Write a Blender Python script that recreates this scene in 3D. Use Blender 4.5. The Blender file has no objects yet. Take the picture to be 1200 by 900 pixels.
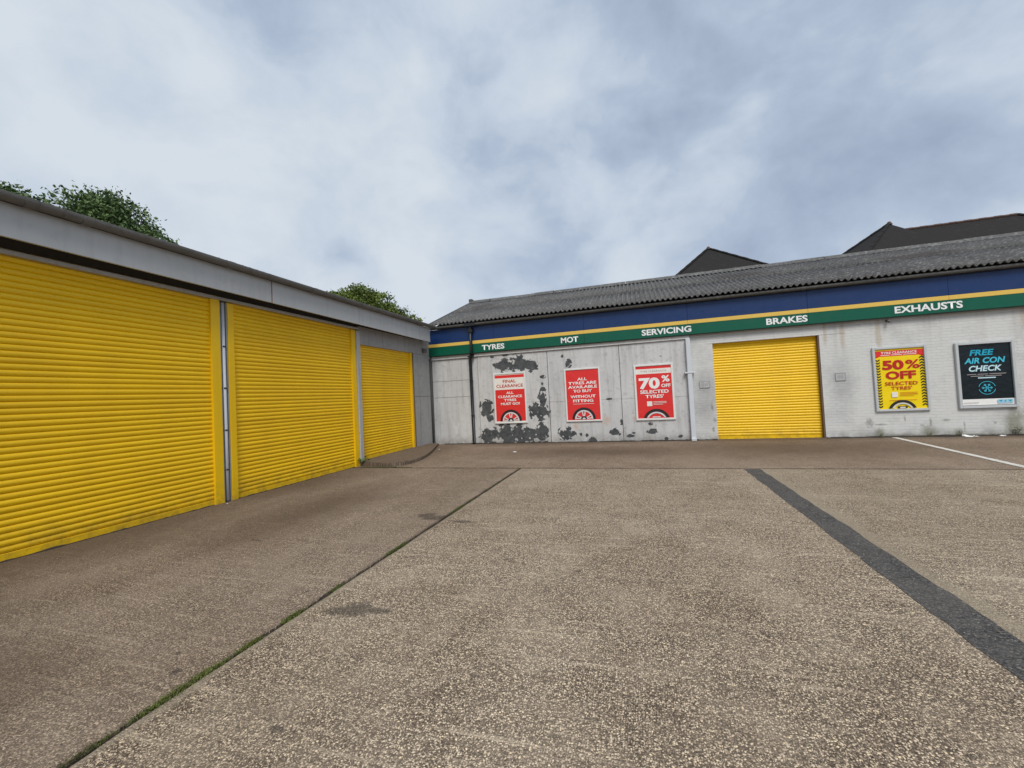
import bpy, bmesh, math, random
from mathutils import Vector, Matrix, noise as mnoise
R = math.radians
random.seed(7)
SC = bpy.context.scene
COL = SC.collection

# ------------------------------------------------------------------ camera
FPX, YAW, PITCH, ROLL, EYE = 483.36, R(17.123), R(1.793), R(-2.898), 1.6
cam = bpy.data.cameras.new('camera'); cam.sensor_fit = 'HORIZONTAL'; cam.sensor_width = 36.0
cam.lens = FPX / 1200.0 * 36.0; cam.clip_start = 0.05; cam.clip_end = 3000
fw = Vector((-math.sin(YAW) * math.cos(PITCH), math.cos(YAW) * math.cos(PITCH), math.sin(PITCH)))
r0 = Vector((math.cos(YAW), math.sin(YAW), 0)); u0 = r0.cross(fw)
rt = r0 * math.cos(ROLL) + u0 * math.sin(ROLL); up = -r0 * math.sin(ROLL) + u0 * math.cos(ROLL)
CAM = bpy.data.objects.new('camera', cam); COL.objects.link(CAM)
m = Matrix((rt, up, -fw)).transposed().to_4x4(); m.translation = Vector((0, 0, EYE)); CAM.matrix_world = m
SC.camera = CAM

# ------------------------------------------------------------------ node helper
class G:
    def __init__(s, nt): s.nt = nt
    def n(s, t, ins=None, **props):
        nd = s.nt.nodes.new(t)
        for k, v in props.items(): setattr(nd, k, v)
        for k, v in (ins or {}).items():
            if isinstance(v, bpy.types.NodeSocket): s.nt.links.new(v, nd.inputs[k])
            else: nd.inputs[k].default_value = v
        return nd
    def math(s, op, a, b=0.0, c=0.0, clamp=False):
        return s.n('ShaderNodeMath', {0: a, 1: b, 2: c}, operation=op, use_clamp=clamp).outputs[0]
    def vm(s, op, a, b=(0, 0, 0)):
        nd = s.n('ShaderNodeVectorMath', {0: a, 1: b}, operation=op)
        return nd.outputs['Value'] if op in ('LENGTH', 'DOT_PRODUCT', 'DISTANCE') else nd.outputs[0]
    def mix(s, f, a, b, blend='MIX'):
        def c4(v): return v if isinstance(v, bpy.types.NodeSocket) or len(v) == 4 else (*v, 1)
        return s.n('ShaderNodeMix', {0: f, 6: c4(a), 7: c4(b)}, data_type='RGBA', blend_type=blend).outputs[2]
    def ramp(s, f, stops, interp='LINEAR'):
        nd = s.n('ShaderNodeValToRGB', {0: f}); cr = nd.color_ramp; cr.interpolation = interp
        while len(cr.elements) < len(stops): cr.elements.new(0.5)
        for e, (p, c) in zip(cr.elements, stops):
            e.position = p; e.color = (c, c, c, 1) if not hasattr(c, '__len__') else ((*c, 1) if len(c) == 3 else c)
        return nd.outputs[0]
    def noise(s, v, scale, detail=3, rough=0.55, dist=0.0, col=False):
        nd = s.n('ShaderNodeTexNoise', {'Vector': v, 'Scale': scale, 'Detail': detail, 'Roughness': rough, 'Distortion': dist})
        return nd.outputs[1 if col else 0]
    def remap(s, v, a, b, c=0.0, d=1.0):
        return s.n('ShaderNodeMapRange', {0: v, 1: a, 2: b, 3: c, 4: d}, clamp=True).outputs[0]
    def pos(s): return s.n('ShaderNodeNewGeometry').outputs['Position']
    def bump(s, h, strength=0.3, dist=0.01, normal=None):
        ins = {'Height': h, 'Strength': strength, 'Distance': dist}
        if normal is not None: ins['Normal'] = normal
        return s.n('ShaderNodeBump', ins).outputs[0]
    def blobs(s, p, lst, ax='xz', amp=0.9, nscale=5.0, soft=0.06, amp2=0.5, cell=None):
        """0..1 mask of ragged patches; lst of (a, b, ra, rb) in metres in the plane ax"""
        best = None
        for a, b, ra, rb in lst:
            if ax == 'xz': c, k = (a, 0, b), (1 / ra, 0, 1 / rb)
            elif ax == 'xy': c, k = (a, b, 0), (1 / ra, 1 / rb, 0)
            else: c, k = (0, a, b), (0, 1 / ra, 1 / rb)
            d = s.vm('LENGTH', s.vm('MULTIPLY', s.vm('SUBTRACT', p, c), k))
            best = d if best is None else s.math('MINIMUM', best, d)
        n1 = s.math('MULTIPLY', s.math('SUBTRACT', s.noise(p, nscale, 4, .6), .5), amp * 2)
        n2 = s.math('MULTIPLY', s.math('SUBTRACT', s.noise(p, nscale * 4.5, 3, .6), .5), amp2 * 2)
        d = s.math('ADD', best, s.math('ADD', n1, n2))
        if cell:        # paint comes off in chips: steps from chip to chip
            q = s.vm('ADD', p, s.vm('MULTIPLY', s.vm('SUBTRACT', s.noise(p, cell * .9, 2, .5, 0, True), (.5, .5, .5)), (.09, .09, .09)))
            vo = s.n('ShaderNodeTexVoronoi', {'Vector': q, 'Scale': cell}); cv = s.n('ShaderNodeSeparateColor', {0: vo.outputs['Color']}).outputs[0]
            d = s.math('ADD', d, s.math('MULTIPLY', s.math('SUBTRACT', cv, .5), .75))
        return s.remap(d, 1 + soft, 1 - soft)

# ------------------------------------------------------------------ world, sun, exposure
CLOUD_OFF = (-19.0, -18.0, 0)
SUN_AZ, SUN_EL = R(160), R(50)      # azimuth of the sun, clockwise from +Y (behind, slightly to the right)
w = bpy.data.worlds.new('World'); SC.world = w; w.use_nodes = True
w.node_tree.nodes.clear(); g = G(w.node_tree)
sky = g.n('ShaderNodeTexSky', sky_type='NISHITA', sun_disc=False, sun_elevation=SUN_EL, sun_rotation=SUN_AZ,
          altitude=50.0, air_density=1.0, dust_density=2.0, ozone_density=1.0)
dirv = g.n('ShaderNodeTexCoord').outputs['Generated']
sx = g.n('ShaderNodeSeparateXYZ', {0: dirv})
zz = g.math('MULTIPLY', g.math('MAXIMUM', sx.outputs[2], 0.0), 1.35)      # the ground half never shows
pc = g.n('ShaderNodeCombineXYZ', {0: sx.outputs[0], 1: sx.outputs[1], 2: zz}).outputs[0]
rot = g.vm('ADD', pc, CLOUD_OFF)
warp = g.vm('ADD', rot, g.vm('MULTIPLY', g.vm('SUBTRACT', g.noise(rot, 2.2, 3, .5, 0, True), (.5, .5, .5)), (.22, .22, .22)))
nbig = g.noise(warp, 0.95, 2, .5)
nmid = g.noise(warp, 4.0, 7, .50)
nfine = g.noise(warp, 12.0, 6, .62)
cl = g.math('ADD', g.math('MULTIPLY', nmid, .78), g.math('ADD', g.math('MULTIPLY', nbig, .68), g.math('MULTIPLY', nfine, .15)))
cl = g.math('SUBTRACT', cl, 0.30)
cloud = g.ramp(cl, [(0.24, (2.75, 3.3, 4.3)), (0.40, (3.4, 4.05, 5.05)), (0.50, (4.25, 4.85, 5.65)), (0.64, (5.05, 5.55, 6.1))])
cover = g.remap(cl, 0.24, 0.44, 0.88, 1.0)
skyc = g.mix(cover, g.mix(1.0, sky.outputs[0], (.75, .70, .78), 'MULTIPLY'), cloud)
bg = g.n('ShaderNodeBackground', {0: skyc, 1: 0.078})
g.nt.links.new(bg.outputs[0], g.n('ShaderNodeOutputWorld').inputs[0])

sl = bpy.data.lights.new('sun', 'SUN'); sl.energy = 1.5; sl.angle = R(24); sl.color = (1, .96, .9)
SUN = bpy.data.objects.new('sun', sl); COL.objects.link(SUN)
sd = Vector((math.sin(SUN_AZ) * math.cos(SUN_EL), math.cos(SUN_AZ) * math.cos(SUN_EL), math.sin(SUN_EL)))
SUN.rotation_euler = sd.to_track_quat('Z', 'Y').to_euler(); SUN.location = sd * 50
SC.view_settings.view_transform = 'Standard'; SC.view_settings.look = 'None'
SC.view_settings.exposure = 0.75; SC.view_settings.gamma = 1.0; SC.view_settings.use_curve_mapping = False
SC.cycles.use_denoising = True
SC.cycles.denoising_input_passes = 'RGB_ALBEDO_NORMAL'; SC.cycles.denoising_prefilter = 'ACCURATE'
SC.cycles.max_bounces = 6

# ------------------------------------------------------------------ mesh helpers
def link(name, me, material, parent=None):
    o = bpy.data.objects.new(name, me); COL.objects.link(o)
    if material is not None and len(me.materials) == 0: me.materials.append(material)
    if parent is not None:
        o.parent = parent; o.matrix_parent_inverse = pinv(parent)
    return o
def pworld(o):
    mw = Matrix.LocRotScale(o.location, o.rotation_euler, o.scale)
    return mw if o.parent is None else pworld(o.parent) @ o.matrix_parent_inverse @ mw
def pinv(o): return pworld(o).inverted()
def thing(name, label, cat, loc=(0, 0, 0), group=None):
    o = bpy.data.objects.new(name, None); COL.objects.link(o); o.location = loc; o.empty_display_size = .2
    return tag(o, label, cat, group)
def tag(o, label, cat=None, group=None):
    o['label'] = label
    if cat: o['category'] = cat
    if group: o['group'] = group
    return o
def fin(bm, name, material, parent=None, smooth=False):
    bmesh.ops.recalc_face_normals(bm, faces=bm.faces)
    me = bpy.data.meshes.new(name); bm.to_mesh(me); bm.free()
    if smooth:
        for p in me.polygons: p.use_smooth = True
    return link(name, me, material, parent)
def addbox(bm, x0, x1, y0, y1, z0, z1, bev=0.0):
    r = bmesh.ops.create_cube(bm, size=1.0)
    bmesh.ops.scale(bm, vec=(x1 - x0, y1 - y0, z1 - z0), verts=r['verts'])
    bmesh.ops.translate(bm, vec=((x0 + x1) / 2, (y0 + y1) / 2, (z0 + z1) / 2), verts=r['verts'])
    if bev:
        es = list({e for v in r['verts'] for e in v.link_edges})
        bmesh.ops.bevel(bm, geom=es, offset=bev, segments=1, affect='EDGES')
def box(name, x0, x1, y0, y1, z0, z1, material, parent=None, bev=0.004):
    bm = bmesh.new(); addbox(bm, x0, x1, y0, y1, z0, z1, bev); return fin(bm, name, material, parent)
def tube(bm, pts, rad, seg=10, cap=True):
    pts = [Vector(p) for p in pts]; rings = []
    for i, p in enumerate(pts):
        d = (pts[min(i + 1, len(pts) - 1)] - pts[max(i - 1, 0)]).normalized()
        a = d.cross(Vector((0, 0, 1)) if abs(d.z) < .9 else Vector((1, 0, 0))).normalized(); b = d.cross(a)
        rr = rad[i] if hasattr(rad, '__len__') else rad
        rings.append([bm.verts.new(p + (a * math.cos(t) + b * math.sin(t)) * rr) for t in [2 * math.pi * k / seg for k in range(seg)]])
    for A, B in zip(rings, rings[1:]):
        for k in range(seg): bm.faces.new((A[k], A[(k + 1) % seg], B[(k + 1) % seg], B[k]))
    if cap: bm.faces.new(rings[0]); bm.faces.new(rings[-1])
def sweep(bm, prof, axis, a0, a1, closed=True):
    """profile of (u, z) swept along axis 'x' (u = y) or 'y' (u = x)"""
    def P(u, z, a): return (a, u, z) if axis == 'x' else (u, a, z)
    A = [bm.verts.new(P(u, z, a0)) for u, z in prof]; B = [bm.verts.new(P(u, z, a1)) for u, z in prof]
    n = len(prof)
    for k in range(n if closed else n - 1): bm.faces.new((A[k], A[(k + 1) % n], B[(k + 1) % n], B[k]))
    if closed: bm.faces.new(A); bm.faces.new(B)
def prism(bm, pts, z0, z1):
    A = [bm.verts.new((x, y, z1 if not callable(z1) else z1(x, y))) for x, y in pts]; f = bm.faces.new(A)
    B = [bm.verts.new((x, y, z0)) for x, y in pts]; bm.faces.new(B)
    n = len(pts)
    for k in range(n): bm.faces.new((A[k], A[(k + 1) % n], B[(k + 1) % n], B[k]))
    return f

# ------------------------------------------------------------------ materials
def newmat(name):
    mt = bpy.data.materials.new(name); mt.use_nodes = True; nt = mt.node_tree
    return mt, G(nt), nt.nodes['Principled BSDF']
def setp(g, b, color=None, rough=None, normal=None, metal=None, spec=None):
    for k, v in (('Base Color', color), ('Roughness', rough), ('Normal', normal), ('Metallic', metal), ('Specular IOR Level', spec)):
        if v is None: continue
        if isinstance(v, bpy.types.NodeSocket): g.nt.links.new(v, b.inputs[k])
        else: b.inputs[k].default_value = (*v, 1) if k == 'Base Color' else v
def paint(name, col, rough=.5, var=.12, grime=.25, gcol=(.09, .075, .06), streak=.3, bumpk=.15, spec=.4, gscale=2.2):
    """weathered paint: tone drift, rain streaks, speckled grime"""
    mt, g, b = newmat(name); p = g.pos()
    n1 = g.noise(p, .9, 3); c = g.mix(g.remap(n1, .3, .7, 0, var), col, tuple(x * .62 for x in col))
    st = g.noise(g.vm('MULTIPLY', p, (9, 9, .55)), 1.0, 4, .6)
    c = g.mix(g.remap(st, .52, .78, 0, streak), c, gcol)
    gr = g.noise(p, gscale * 3, 6, .68); c = g.mix(g.remap(gr, .54, .75, 0, grime), c, gcol)
    fn = g.noise(p, 60, 2)
    setp(g, b, c, g.remap(gr, .3, .7, rough - .08, rough + .15), g.bump(fn, bumpk, .004), spec=spec)
    return mt
def flat(name, col, rough=.5, spec=.4, metal=0.0):
    mt, g, b = newmat(name); n = g.noise(g.pos(), 14, 4, .6)
    setp(g, b, g.mix(g.remap(n, .35, .75, 0, .16), col, tuple(x * .72 for x in col)), rough, g.bump(g.noise(g.pos(), 5, 2), .35, .03) if 'print' in name else None, metal, spec); return mt

def shutter_mat():
    mt, g, b = newmat('yellow_shutter_paint'); p = g.pos()
    oi = g.n('ShaderNodeObjectInfo').outputs['Random']
    c = g.mix(g.math('MULTIPLY', oi, .45), (.90, .565, .006), (.80, .475, .006))
    n = g.noise(g.vm('MULTIPLY', p, (1.6, 1.6, .5)), 1.0, 4, .6)
    c = g.mix(g.remap(n, .42, .72, 0, .22), c, (.56, .31, .008))
    d = g.noise(p, 20, 5, .7); c = g.mix(g.remap(d, .60, .78, 0, .30), c, (.20, .12, .02))
    # splash dirt that fades out above the ground line
    z = g.n('ShaderNodeSeparateXYZ', {0: p}).outputs[2]
    lo = g.math('MULTIPLY', g.remap(z, .42, .02), g.remap(g.noise(p, 5, 5, .7), .38, .7))
    c = g.mix(g.math('MULTIPLY', lo, .62), c, (.15, .10, .035))
    setp(g, b, c, g.remap(d, .3, .7, .34, .50), g.bump(g.math('ADD', g.noise(p, 1.6, 3), g.math('MULTIPLY', g.noise(p, 9, 3), .12)), .16, .05), spec=.38); return mt
M_YEL = shutter_mat()
M_GREY = paint('grey_wall_paint', (.37, .37, .365), .6, .3, .35, streak=.38)
M_FASC = paint('grey_fascia_paint', (.47, .485, .49), .5, .2, .12, streak=.16, gcol=(.14, .135, .13))
M_STEEL = paint('pale_grey_steel', (.46, .46, .45), .5, .3, .3, streak=.2)
M_DARKST = paint('dark_steel', (.07, .068, .065), .7, .3, .2)
M_GUT = paint('grey_gutter', (.16, .158, .15), .6, .5, .6, gcol=(.06, .055, .045), gscale=1.6)
M_GUT2 = paint('dark_gutter', (.12, .12, .115), .5, .4, .5, gcol=(.24, .23, .21), gscale=1.2)
M_RUST = flat('rusty_joint', (.30, .12, .06), .8)
M_BROWN = flat('brown_timber', (.16, .105, .075), .8)
M_BLACK = flat('black_plastic', (.016, .017, .018), .4)
M_WPIPE = paint('white_pipe', (.60, .63, .67), .45, .15, .12, streak=.12)
M_TRIM = paint('white_trim', (.66, .66, .65), .55, .25, .35, streak=.3)
M_BLUE = paint('blue_sign', (.008, .033, .125), .34, .15, .10, streak=.08, gcol=(.05, .06, .1), bumpk=.05)
M_SYEL = paint('yellow_sign_stripe', (.76, .50, .10), .38, .12, .1, streak=.06, bumpk=.05)
M_GREEN = paint('green_sign', (.000, .098, .055), .34, .15, .10, streak=.08, gcol=(.02, .07, .05), bumpk=.05)
M_LET = flat('white_lettering', (.82, .83, .82), .4)
M_FWHITE = paint('white_frame', (.74, .74, .72), .4, .12, .12, streak=.1)
M_ALU = paint('aluminium_frame', (.52, .54, .55), .35, .15, .12, streak=.1)
M_RED = flat('red_print', (.72, .035, .032), .30)
M_DRED = flat('dark_red_print', (.50, .018, .015), .30)
M_CREAM = flat('cream_print', (.80, .76, .70), .35)
M_PWH = flat('white_print', (.84, .83, .80), .35)
M_PYEL = flat('yellow_print', (.90, .66, .003), .30)
M_PBLK = flat('black_print', (.010, .012, .013), .30)
M_NAVY = flat('black_poster_print', (.006, .012, .016), .25)
M_CYAN = flat('cyan_print', (.015, .36, .52), .35)
M_CYAN2 = flat('bright_cyan_print', (.06, .50, .66), .35)
M_ICE = flat('ice_print', (.55, .78, .84), .35)
M_TYRE = flat('tyre_print', (.022, .022, .024), .35)
M_RIM = flat('rim_print', (.66, .66, .66), .35)
M_LOGO = flat('pale_blue_print', (.36, .58, .72), .4)
M_GRAYTX = flat('grey_print', (.34, .31, .30), .4)
M_PAPER = flat('paper', (.80, .80, .78), .7)

def panel_mat():
    """painted sheet wall whose white paint has flaked off in places, showing the dark undercoat"""
    mt, g, b = newmat('flaking_white_panel'); p = g.pos()
    dark = [(-4.37, 2.68, .26, .18), (-3.8, 2.68, .25, .22), (-3.42, 2.60, .20, .14), (-3.03, 2.21, .08, .05), (-3.05, 1.99, .03, .04), (-3.04, 1.8, .07, .06),
            (-5.03, 1.27, .20, .22), (-4.91, .9, .11, .1), (-3.35, 1.12, .14, .20), (-3.08, 1.46, .1, .24), (-3.16, 1.06, .23, .20), (-4.9, .34, .3, .18), (-4.36, .44, .25, .26),
            (-4.27, .2, .19, .14), (-3.93, .35, .14, .28), (-3.6, .27, .24, .22), (-3.11, .49, .17, .16), (-3.16, .24, .16, .16), (-5.08, .18, .15, .1),
            (-2.16, 2.59, .12, .15), (-2.34, 2.83, .04, .06), (-2.34, .31, .27, .19), (-.78, .35, .15, .14), (-.60, .63, .035, .14), (-1.51, .11, .14, .1), (-1.68, .25, .05, .08),
            (-1.86, .3, .05, .06), (-.92, 1.38, .10, .035), (.25, .57, .06, .05), (.29, .33, .16, .09), (-.33, .21, .13, .05), (-.23, .3, .06, .04),
            (.69, .11, .06, .05), (1.09, .18, .07, .05), (.67, 2.61, .03, .02), (-4.75, 3.0, .05, .03), (-4.3, 3.02, .09, .02)]
    base = g.mix(g.remap(g.noise(p, .8, 3), .3, .7), (.60, .60, .595), (.50, .50, .50))
    st = g.noise(g.vm('MULTIPLY', p, (7, 7, .5)), 1.0, 5, .62)
    base = g.mix(g.remap(st, .48, .76, 0, .50), base, (.22, .205, .185))
    gr = g.noise(p, 7, 6, .7); base = g.mix(g.remap(gr, .54, .74, 0, .55), base, (.17, .16, .15))
    z = g.n('ShaderNodeSeparateXYZ', {0: p}).outputs[2]
    base = g.mix(g.math('MULTIPLY', g.remap(z, .35, .03), g.remap(g.noise(p, 6, 4), .3, .65, .1, .75)), base, (.16, .14, .115))
    rust = g.blobs(p, [(-2.01, .55, .09, .1), (-1.04, .72, .1, .12), (-.2, .75, .05, .05)], 'xz', 1.0, 5, .7, .5)
    base = g.mix(g.math('MULTIPLY', rust, .45), base, (.50, .29, .17))
    dark = [(a, b, c * (1.2 if a < -2.8 else .92), d * (1.2 if a < -2.8 else .92)) for a, b, c, d in dark]
    mk = g.blobs(p, dark, 'xz', .45, 4.2, .05, .22, 8.5)
    holes = g.remap(g.noise(p, 8, 3, .5), .66, .69); mk = g.math('MULTIPLY', mk, g.math('SUBTRACT', 1.0, holes))
    under = g.mix(g.remap(g.noise(p, 9, 4), .35, .7), (.048, .053, .056), (.095, .100, .102))
    c = g.mix(mk, base, under)
    splat = g.blobs(p, [(-6.22, .62, .12, .06), (-6.32, .72, .03, .08), (-6.12, .72, .03, .09), (-6.22, .5, .06, .1)], 'xz', .5, 8, .15, .5)
    c = g.mix(g.math('MULTIPLY', splat, .8), c, (.62, .62, .62))
    n = g.bump(g.math('ADD', g.math('MULTIPLY', g.math('SUBTRACT', 1.0, mk), .7), g.math('MULTIPLY', gr, .5)), .5, .006)
    setp(g, b, c, g.remap(mk, 0, 1, .5, .75), n, spec=.35); return mt
M_PANEL = panel_mat()

def brick_mat():
    mt, g, b = newmat('white_painted_brick'); p = g.pos()
    sp = g.n('ShaderNodeSeparateXYZ', {0: p}); v = g.n('ShaderNodeCombineXYZ', {0: sp.outputs[0], 1: sp.outputs[2], 2: 0.0}).outputs[0]
    wob = g.vm('ADD', v, g.vm('MULTIPLY', g.vm('SUBTRACT', g.noise(p, 3, 3, .5, 0, True), (.5, .5, .5)), (.02, .012, 0)))
    bt = g.n('ShaderNodeTexBrick', {'Vector': wob, 'Color1': (.62, .62, .61, 1), 'Color2': (.54, .545, .535, 1), 'Mortar': (.46, .46, .45, 1), 'Scale': 1.0,
             'Mortar Size': .006, 'Mortar Smooth': .6, 'Bias': -.2, 'Brick Width': .225, 'Row Height': .075})
    soft = g.noise(p, .75, 4, .6)
    c = g.mix(g.remap(soft, .30, .62, .5, .95), bt.outputs[0], (.62, .62, .60))       # thick paint blurs the joints unevenly
    c = g.mix(g.remap(g.noise(p, 1.3, 5, .65), .48, .75, 0, .5), c, (.30, .30, .30))
    st = g.noise(g.vm('MULTIPLY', p, (5, 5, .35)), 1.0, 4, .6); hi = g.remap(sp.outputs[2], 2.1, 3.1)
    c = g.mix(g.math('MULTIPLY', g.remap(st, .52, .72), g.math('MULTIPLY', hi, .28)), c, (.30, .24, .16))
    rs = g.blobs(p, [(5.32, 2.85, .05, .38), (6.12, 2.7, .06, .5), (9.05, 2.95, .06, .28), (4.92, 2.9, .04, .3)], 'xz', .6, 3, .5, .4)
    c = g.mix(g.math('MULTIPLY', rs, .42), c, (.36, .25, .12))
    dk = g.blobs(p, [(5.25, 1.55, .24, .62), (1.78, 1.55, .26, .3), (1.8, 1.0, .3, .5)], 'xz', .5, 3, .75, .5)
    c = g.mix(g.math('MULTIPLY', dk, .36), c, (.20, .20, .205))
    mo = g.blobs(p, [(8.72, .28, .16, .45), (9.3, .3, .35, .5), (5.98, .12, .12, .14), (7.02, .13, .14, .16), (7.62, .1, .1, .12), (6.4, .05, .5, .07), (8.1, .05, .5, .05)], 'xz', .7, 6, .5, .6)
    c = g.mix(g.math('MULTIPLY', mo, .62), c, (.115, .115, .045))
    fl = g.blobs(p, [(5.78, .44, .07, .10), (6.02, .38, .10, .025), (6.55, .52, .02, .06), (7.08, .42, .025, .09), (7.4, .46, .06, .03), (6.9, .34, .04, .02), (8.35, .36, .03, .03), (7.75, .3, .015, .1),
                     (2.0, 1.0, .03, .10), (2.05, .62, .04, .06), (2.0, .35, .03, .06)], 'xz', 1.3, 14, .4, 1.2)
    c = g.mix(g.math('MULTIPLY', fl, .55), c, (.15, .14, .12))
    c = g.mix(g.math('MULTIPLY', g.remap(sp.outputs[2], .30, .05), g.remap(g.noise(p, 5, 4), .3, .65, .05, .75)), c, (.17, .155, .13))
    h = g.math('ADD', g.math('MULTIPLY', bt.outputs[1], -1.0), g.math('MULTIPLY', g.noise(p, 26, 4, .6), .7))
    setp(g, b, c, .62, g.bump(h, .55, .008), spec=.3); return mt
M_BRICK = brick_mat()

def concrete(name, tint, expo=(.35, .62), edges=(), stains=(), dirt=(), ridge=1.0):
    """worn tamped concrete: pebbles of the aggregate bared where the cement skin has gone"""
    mt, g, b = newmat(name); p = g.pos(); sp = g.n('ShaderNodeSeparateXYZ', {0: p}); X, Y = sp.outputs[0], sp.outputs[1]
    p2 = g.n('ShaderNodeCombineXYZ', {0: X, 1: Y, 2: 0.0}).outputs[0]
    jit = g.vm('ADD', p2, g.vm('MULTIPLY', g.vm('SUBTRACT', g.noise(p2, 40, 2, .5, 0, True), (.5, .5, .5)), (.014, .014, 0)))
    v1 = g.n('ShaderNodeTexVoronoi', {'Vector': jit, 'Scale': 88.0, 'Randomness': 1.0})
    v2 = g.n('ShaderNodeTexVoronoi', {'Vector': jit, 'Scale': 165.0, 'Randomness': 1.0})
    stops = [(0, (.040, .033, .029)), (.30, (.105, .088, .074)), (.54, (.225, .193, .162)), (.76, (.40, .355, .30)), (.94, (.52, .475, .40)), (1, (.64, .57, .41))]
    c1 = g.ramp(g.n('ShaderNodeSeparateColor', {0: v1.outputs['Color']}).outputs[0], stops)
    c2 = g.ramp(g.n('ShaderNodeSeparateColor', {0: v2.outputs['Color']}).outputs[1], stops)
    matrix = g.mix(g.remap(g.noise(p2, 60, 4, .75), .3, .7), (.12, .102, .086), (.33, .295, .25))
    pe1 = g.remap(v1.outputs['Distance'], .52, .40); pe2 = g.remap(v2.outputs['Distance'], .55, .42)
    peb = g.mix(pe1, g.mix(pe2, (.075, .062, .052), c2), c1)
    ex = g.noise(p2, 1.7, 6, .66); rg = g.noise(g.vm('MULTIPLY', p2, (.9, 17.0, 0)), 1.0, 5, .68)   # tamping ridges run across the bay
    ex2 = g.math('ADD', ex, g.math('MULTIPLY', g.math('SUBTRACT', rg, .5), .35 * ridge))
    exm = g.remap(ex2, expo[0], expo[1], .55, 1.0)
    c = g.mix(exm, matrix, peb)
    c = g.mix(g.remap(rg, .56, .72, 0, .55 * ridge), c, (.40, .36, .305))
    c = g.mix(g.remap(rg, .44, .30, 0, .40 * ridge), c, (.11, .093, .08))
    big = g.noise(p2, .42, 5, .62); c = g.mix(g.remap(big, .40, .62, 0, .45), c, g.mix(1.0, c, (.66, .61, .56), 'MULTIPLY'))
    md = g.noise(p2, 2.6, 5, .7); c = g.mix(g.remap(md, .54, .74, 0, .5), c, g.mix(1.0, c, (.62, .57, .52), 'MULTIPLY'))
    lane = g.noise(g.vm('MULTIPLY', p2, (1.1, .22, 0)), 1.0, 4, .6); c = g.mix(g.remap(lane, .54, .70, 0, .16), c, (.33, .30, .255))
    spk = g.noise(p2, 5.5, 3, .5); c = g.mix(g.remap(spk, .74, .80, 0, .7), c, (.05, .043, .037))
    smooth = None
    for x0, x1 in edges:
        wv = g.math('MULTIPLY', g.math('SUBTRACT', g.noise(p2, 3, 5, .7), .5), .22)
        xx = g.math('ADD', X, wv); mid, hw = (x0 + x1) / 2, (x1 - x0) / 2
        e = g.remap(g.math('ABSOLUTE', g.math('SUBTRACT', xx, mid)), hw + .012, hw - .012)
        smooth = e if smooth is None else g.math('MAXIMUM', smooth, e)
    if smooth is not None:
        c = g.mix(g.math('MULTIPLY', smooth, .62), c, g.mix(g.noise(p2, 20, 5, .7), (.13, .116, .096), (.23, .207, .172)))
    if stains:
        s_ = g.blobs(p2, stains, 'xy', 1.0, 8, .22, 1.1); c = g.mix(g.math('MULTIPLY', s_, .68), c, (.036, .033, .031))
    if dirt:  # dirt patches; on the left slab they also carry painted shade
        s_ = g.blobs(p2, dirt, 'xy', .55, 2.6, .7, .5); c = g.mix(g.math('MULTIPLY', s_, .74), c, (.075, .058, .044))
    wj = g.noise(p2, 3.5, 5, .7)
    jy = g.math('ABSOLUTE', g.math('SUBTRACT', Y, 8.92)); jx = g.math('ADD', g.math('ABSOLUTE', g.math('SUBTRACT', X, -2.64)), g.math('MULTIPLY', g.remap(Y, 8.9, 8.96), 5.0))
    jd = g.math('MAXIMUM', g.remap(g.math('ADD', jy, g.math('MULTIPLY', wj, .12)), .13, .07), g.math('MULTIPLY', g.remap(g.math('ADD', jx, g.math('MULTIPLY', wj, .08)), .095, .06), g.remap(Y, 2.2, 5.5, .25, 1.0)))
    c = g.mix(g.math('MULTIPLY', jd, .8), c, (.040, .033, .026))
    c = g.mix(1.0, c, tint, 'MULTIPLY')
    h = g.math('MULTIPLY', g.math('SUBTRACT', 1.0, v1.outputs['Distance']), exm)
    h = g.math('ADD', g.math('ADD', h, g.math('MULTIPLY', rg, .9 * ridge)), g.math('MULTIPLY', g.noise(p2, 30, 4, .7), .8))
    setp(g, b, c, .86, g.bump(h, .85, .010), spec=.22); return mt
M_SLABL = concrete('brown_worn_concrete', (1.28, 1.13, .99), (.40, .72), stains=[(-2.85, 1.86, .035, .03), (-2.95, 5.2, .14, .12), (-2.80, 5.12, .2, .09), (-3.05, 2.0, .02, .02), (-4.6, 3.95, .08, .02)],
                   dirt=[(-6.95, 3.0, 1.1, 3.2), (-6.95, 7.0, 1.0, 2.4), (-6.3, 1.0, 1.3, 1.8), (-4.4, 1.3, .8, .5), (-5.0, 5.4, .7, 1.6)])  # real dirt plus the building's shade, painted in along the shutters
M_SLABM = concrete('aggregate_concrete', (1.66, 1.51, 1.31), (.30, .56), edges=[(-2.68, -2.565)],
                   stains=[(-2.22, 2.74, .14, .10), (-2.33, 2.70, .10, .06), (-2.05, 2.77, .12, .05), (-1.82, 1.65, .04, .02), (-2.30, 5.0, .16, .05), (-1.35, 3.9, .02, .02), (-.62, 3.75, .018, .018)])
M_SLABR = concrete('pale_aggregate_concrete', (1.62, 1.49, 1.29), (.34, .62), edges=[(2.02, 2.20)], ridge=1.4)
M_SLABB = concrete('rear_worn_concrete', (1.30, 1.13, .98), (.42, .75), dirt=[(-3, 13.2, 4, .5), (4, 13.2, 3.4, .42), (9, 13.2, 4, .4), (-6.6, 10.8, .9, 2.4), (3.4, 11.6, 2.6, 1.2), (-1.2, 11.2, 2.6, .9)], ridge=.7)
M_RAMP = concrete('ramp_concrete', (.78, .68, .60), (.5, .85), ridge=.3)
M_SUB = concrete('bare_ground', (.62, .58, .52), (.4, .8), ridge=.2)

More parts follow.
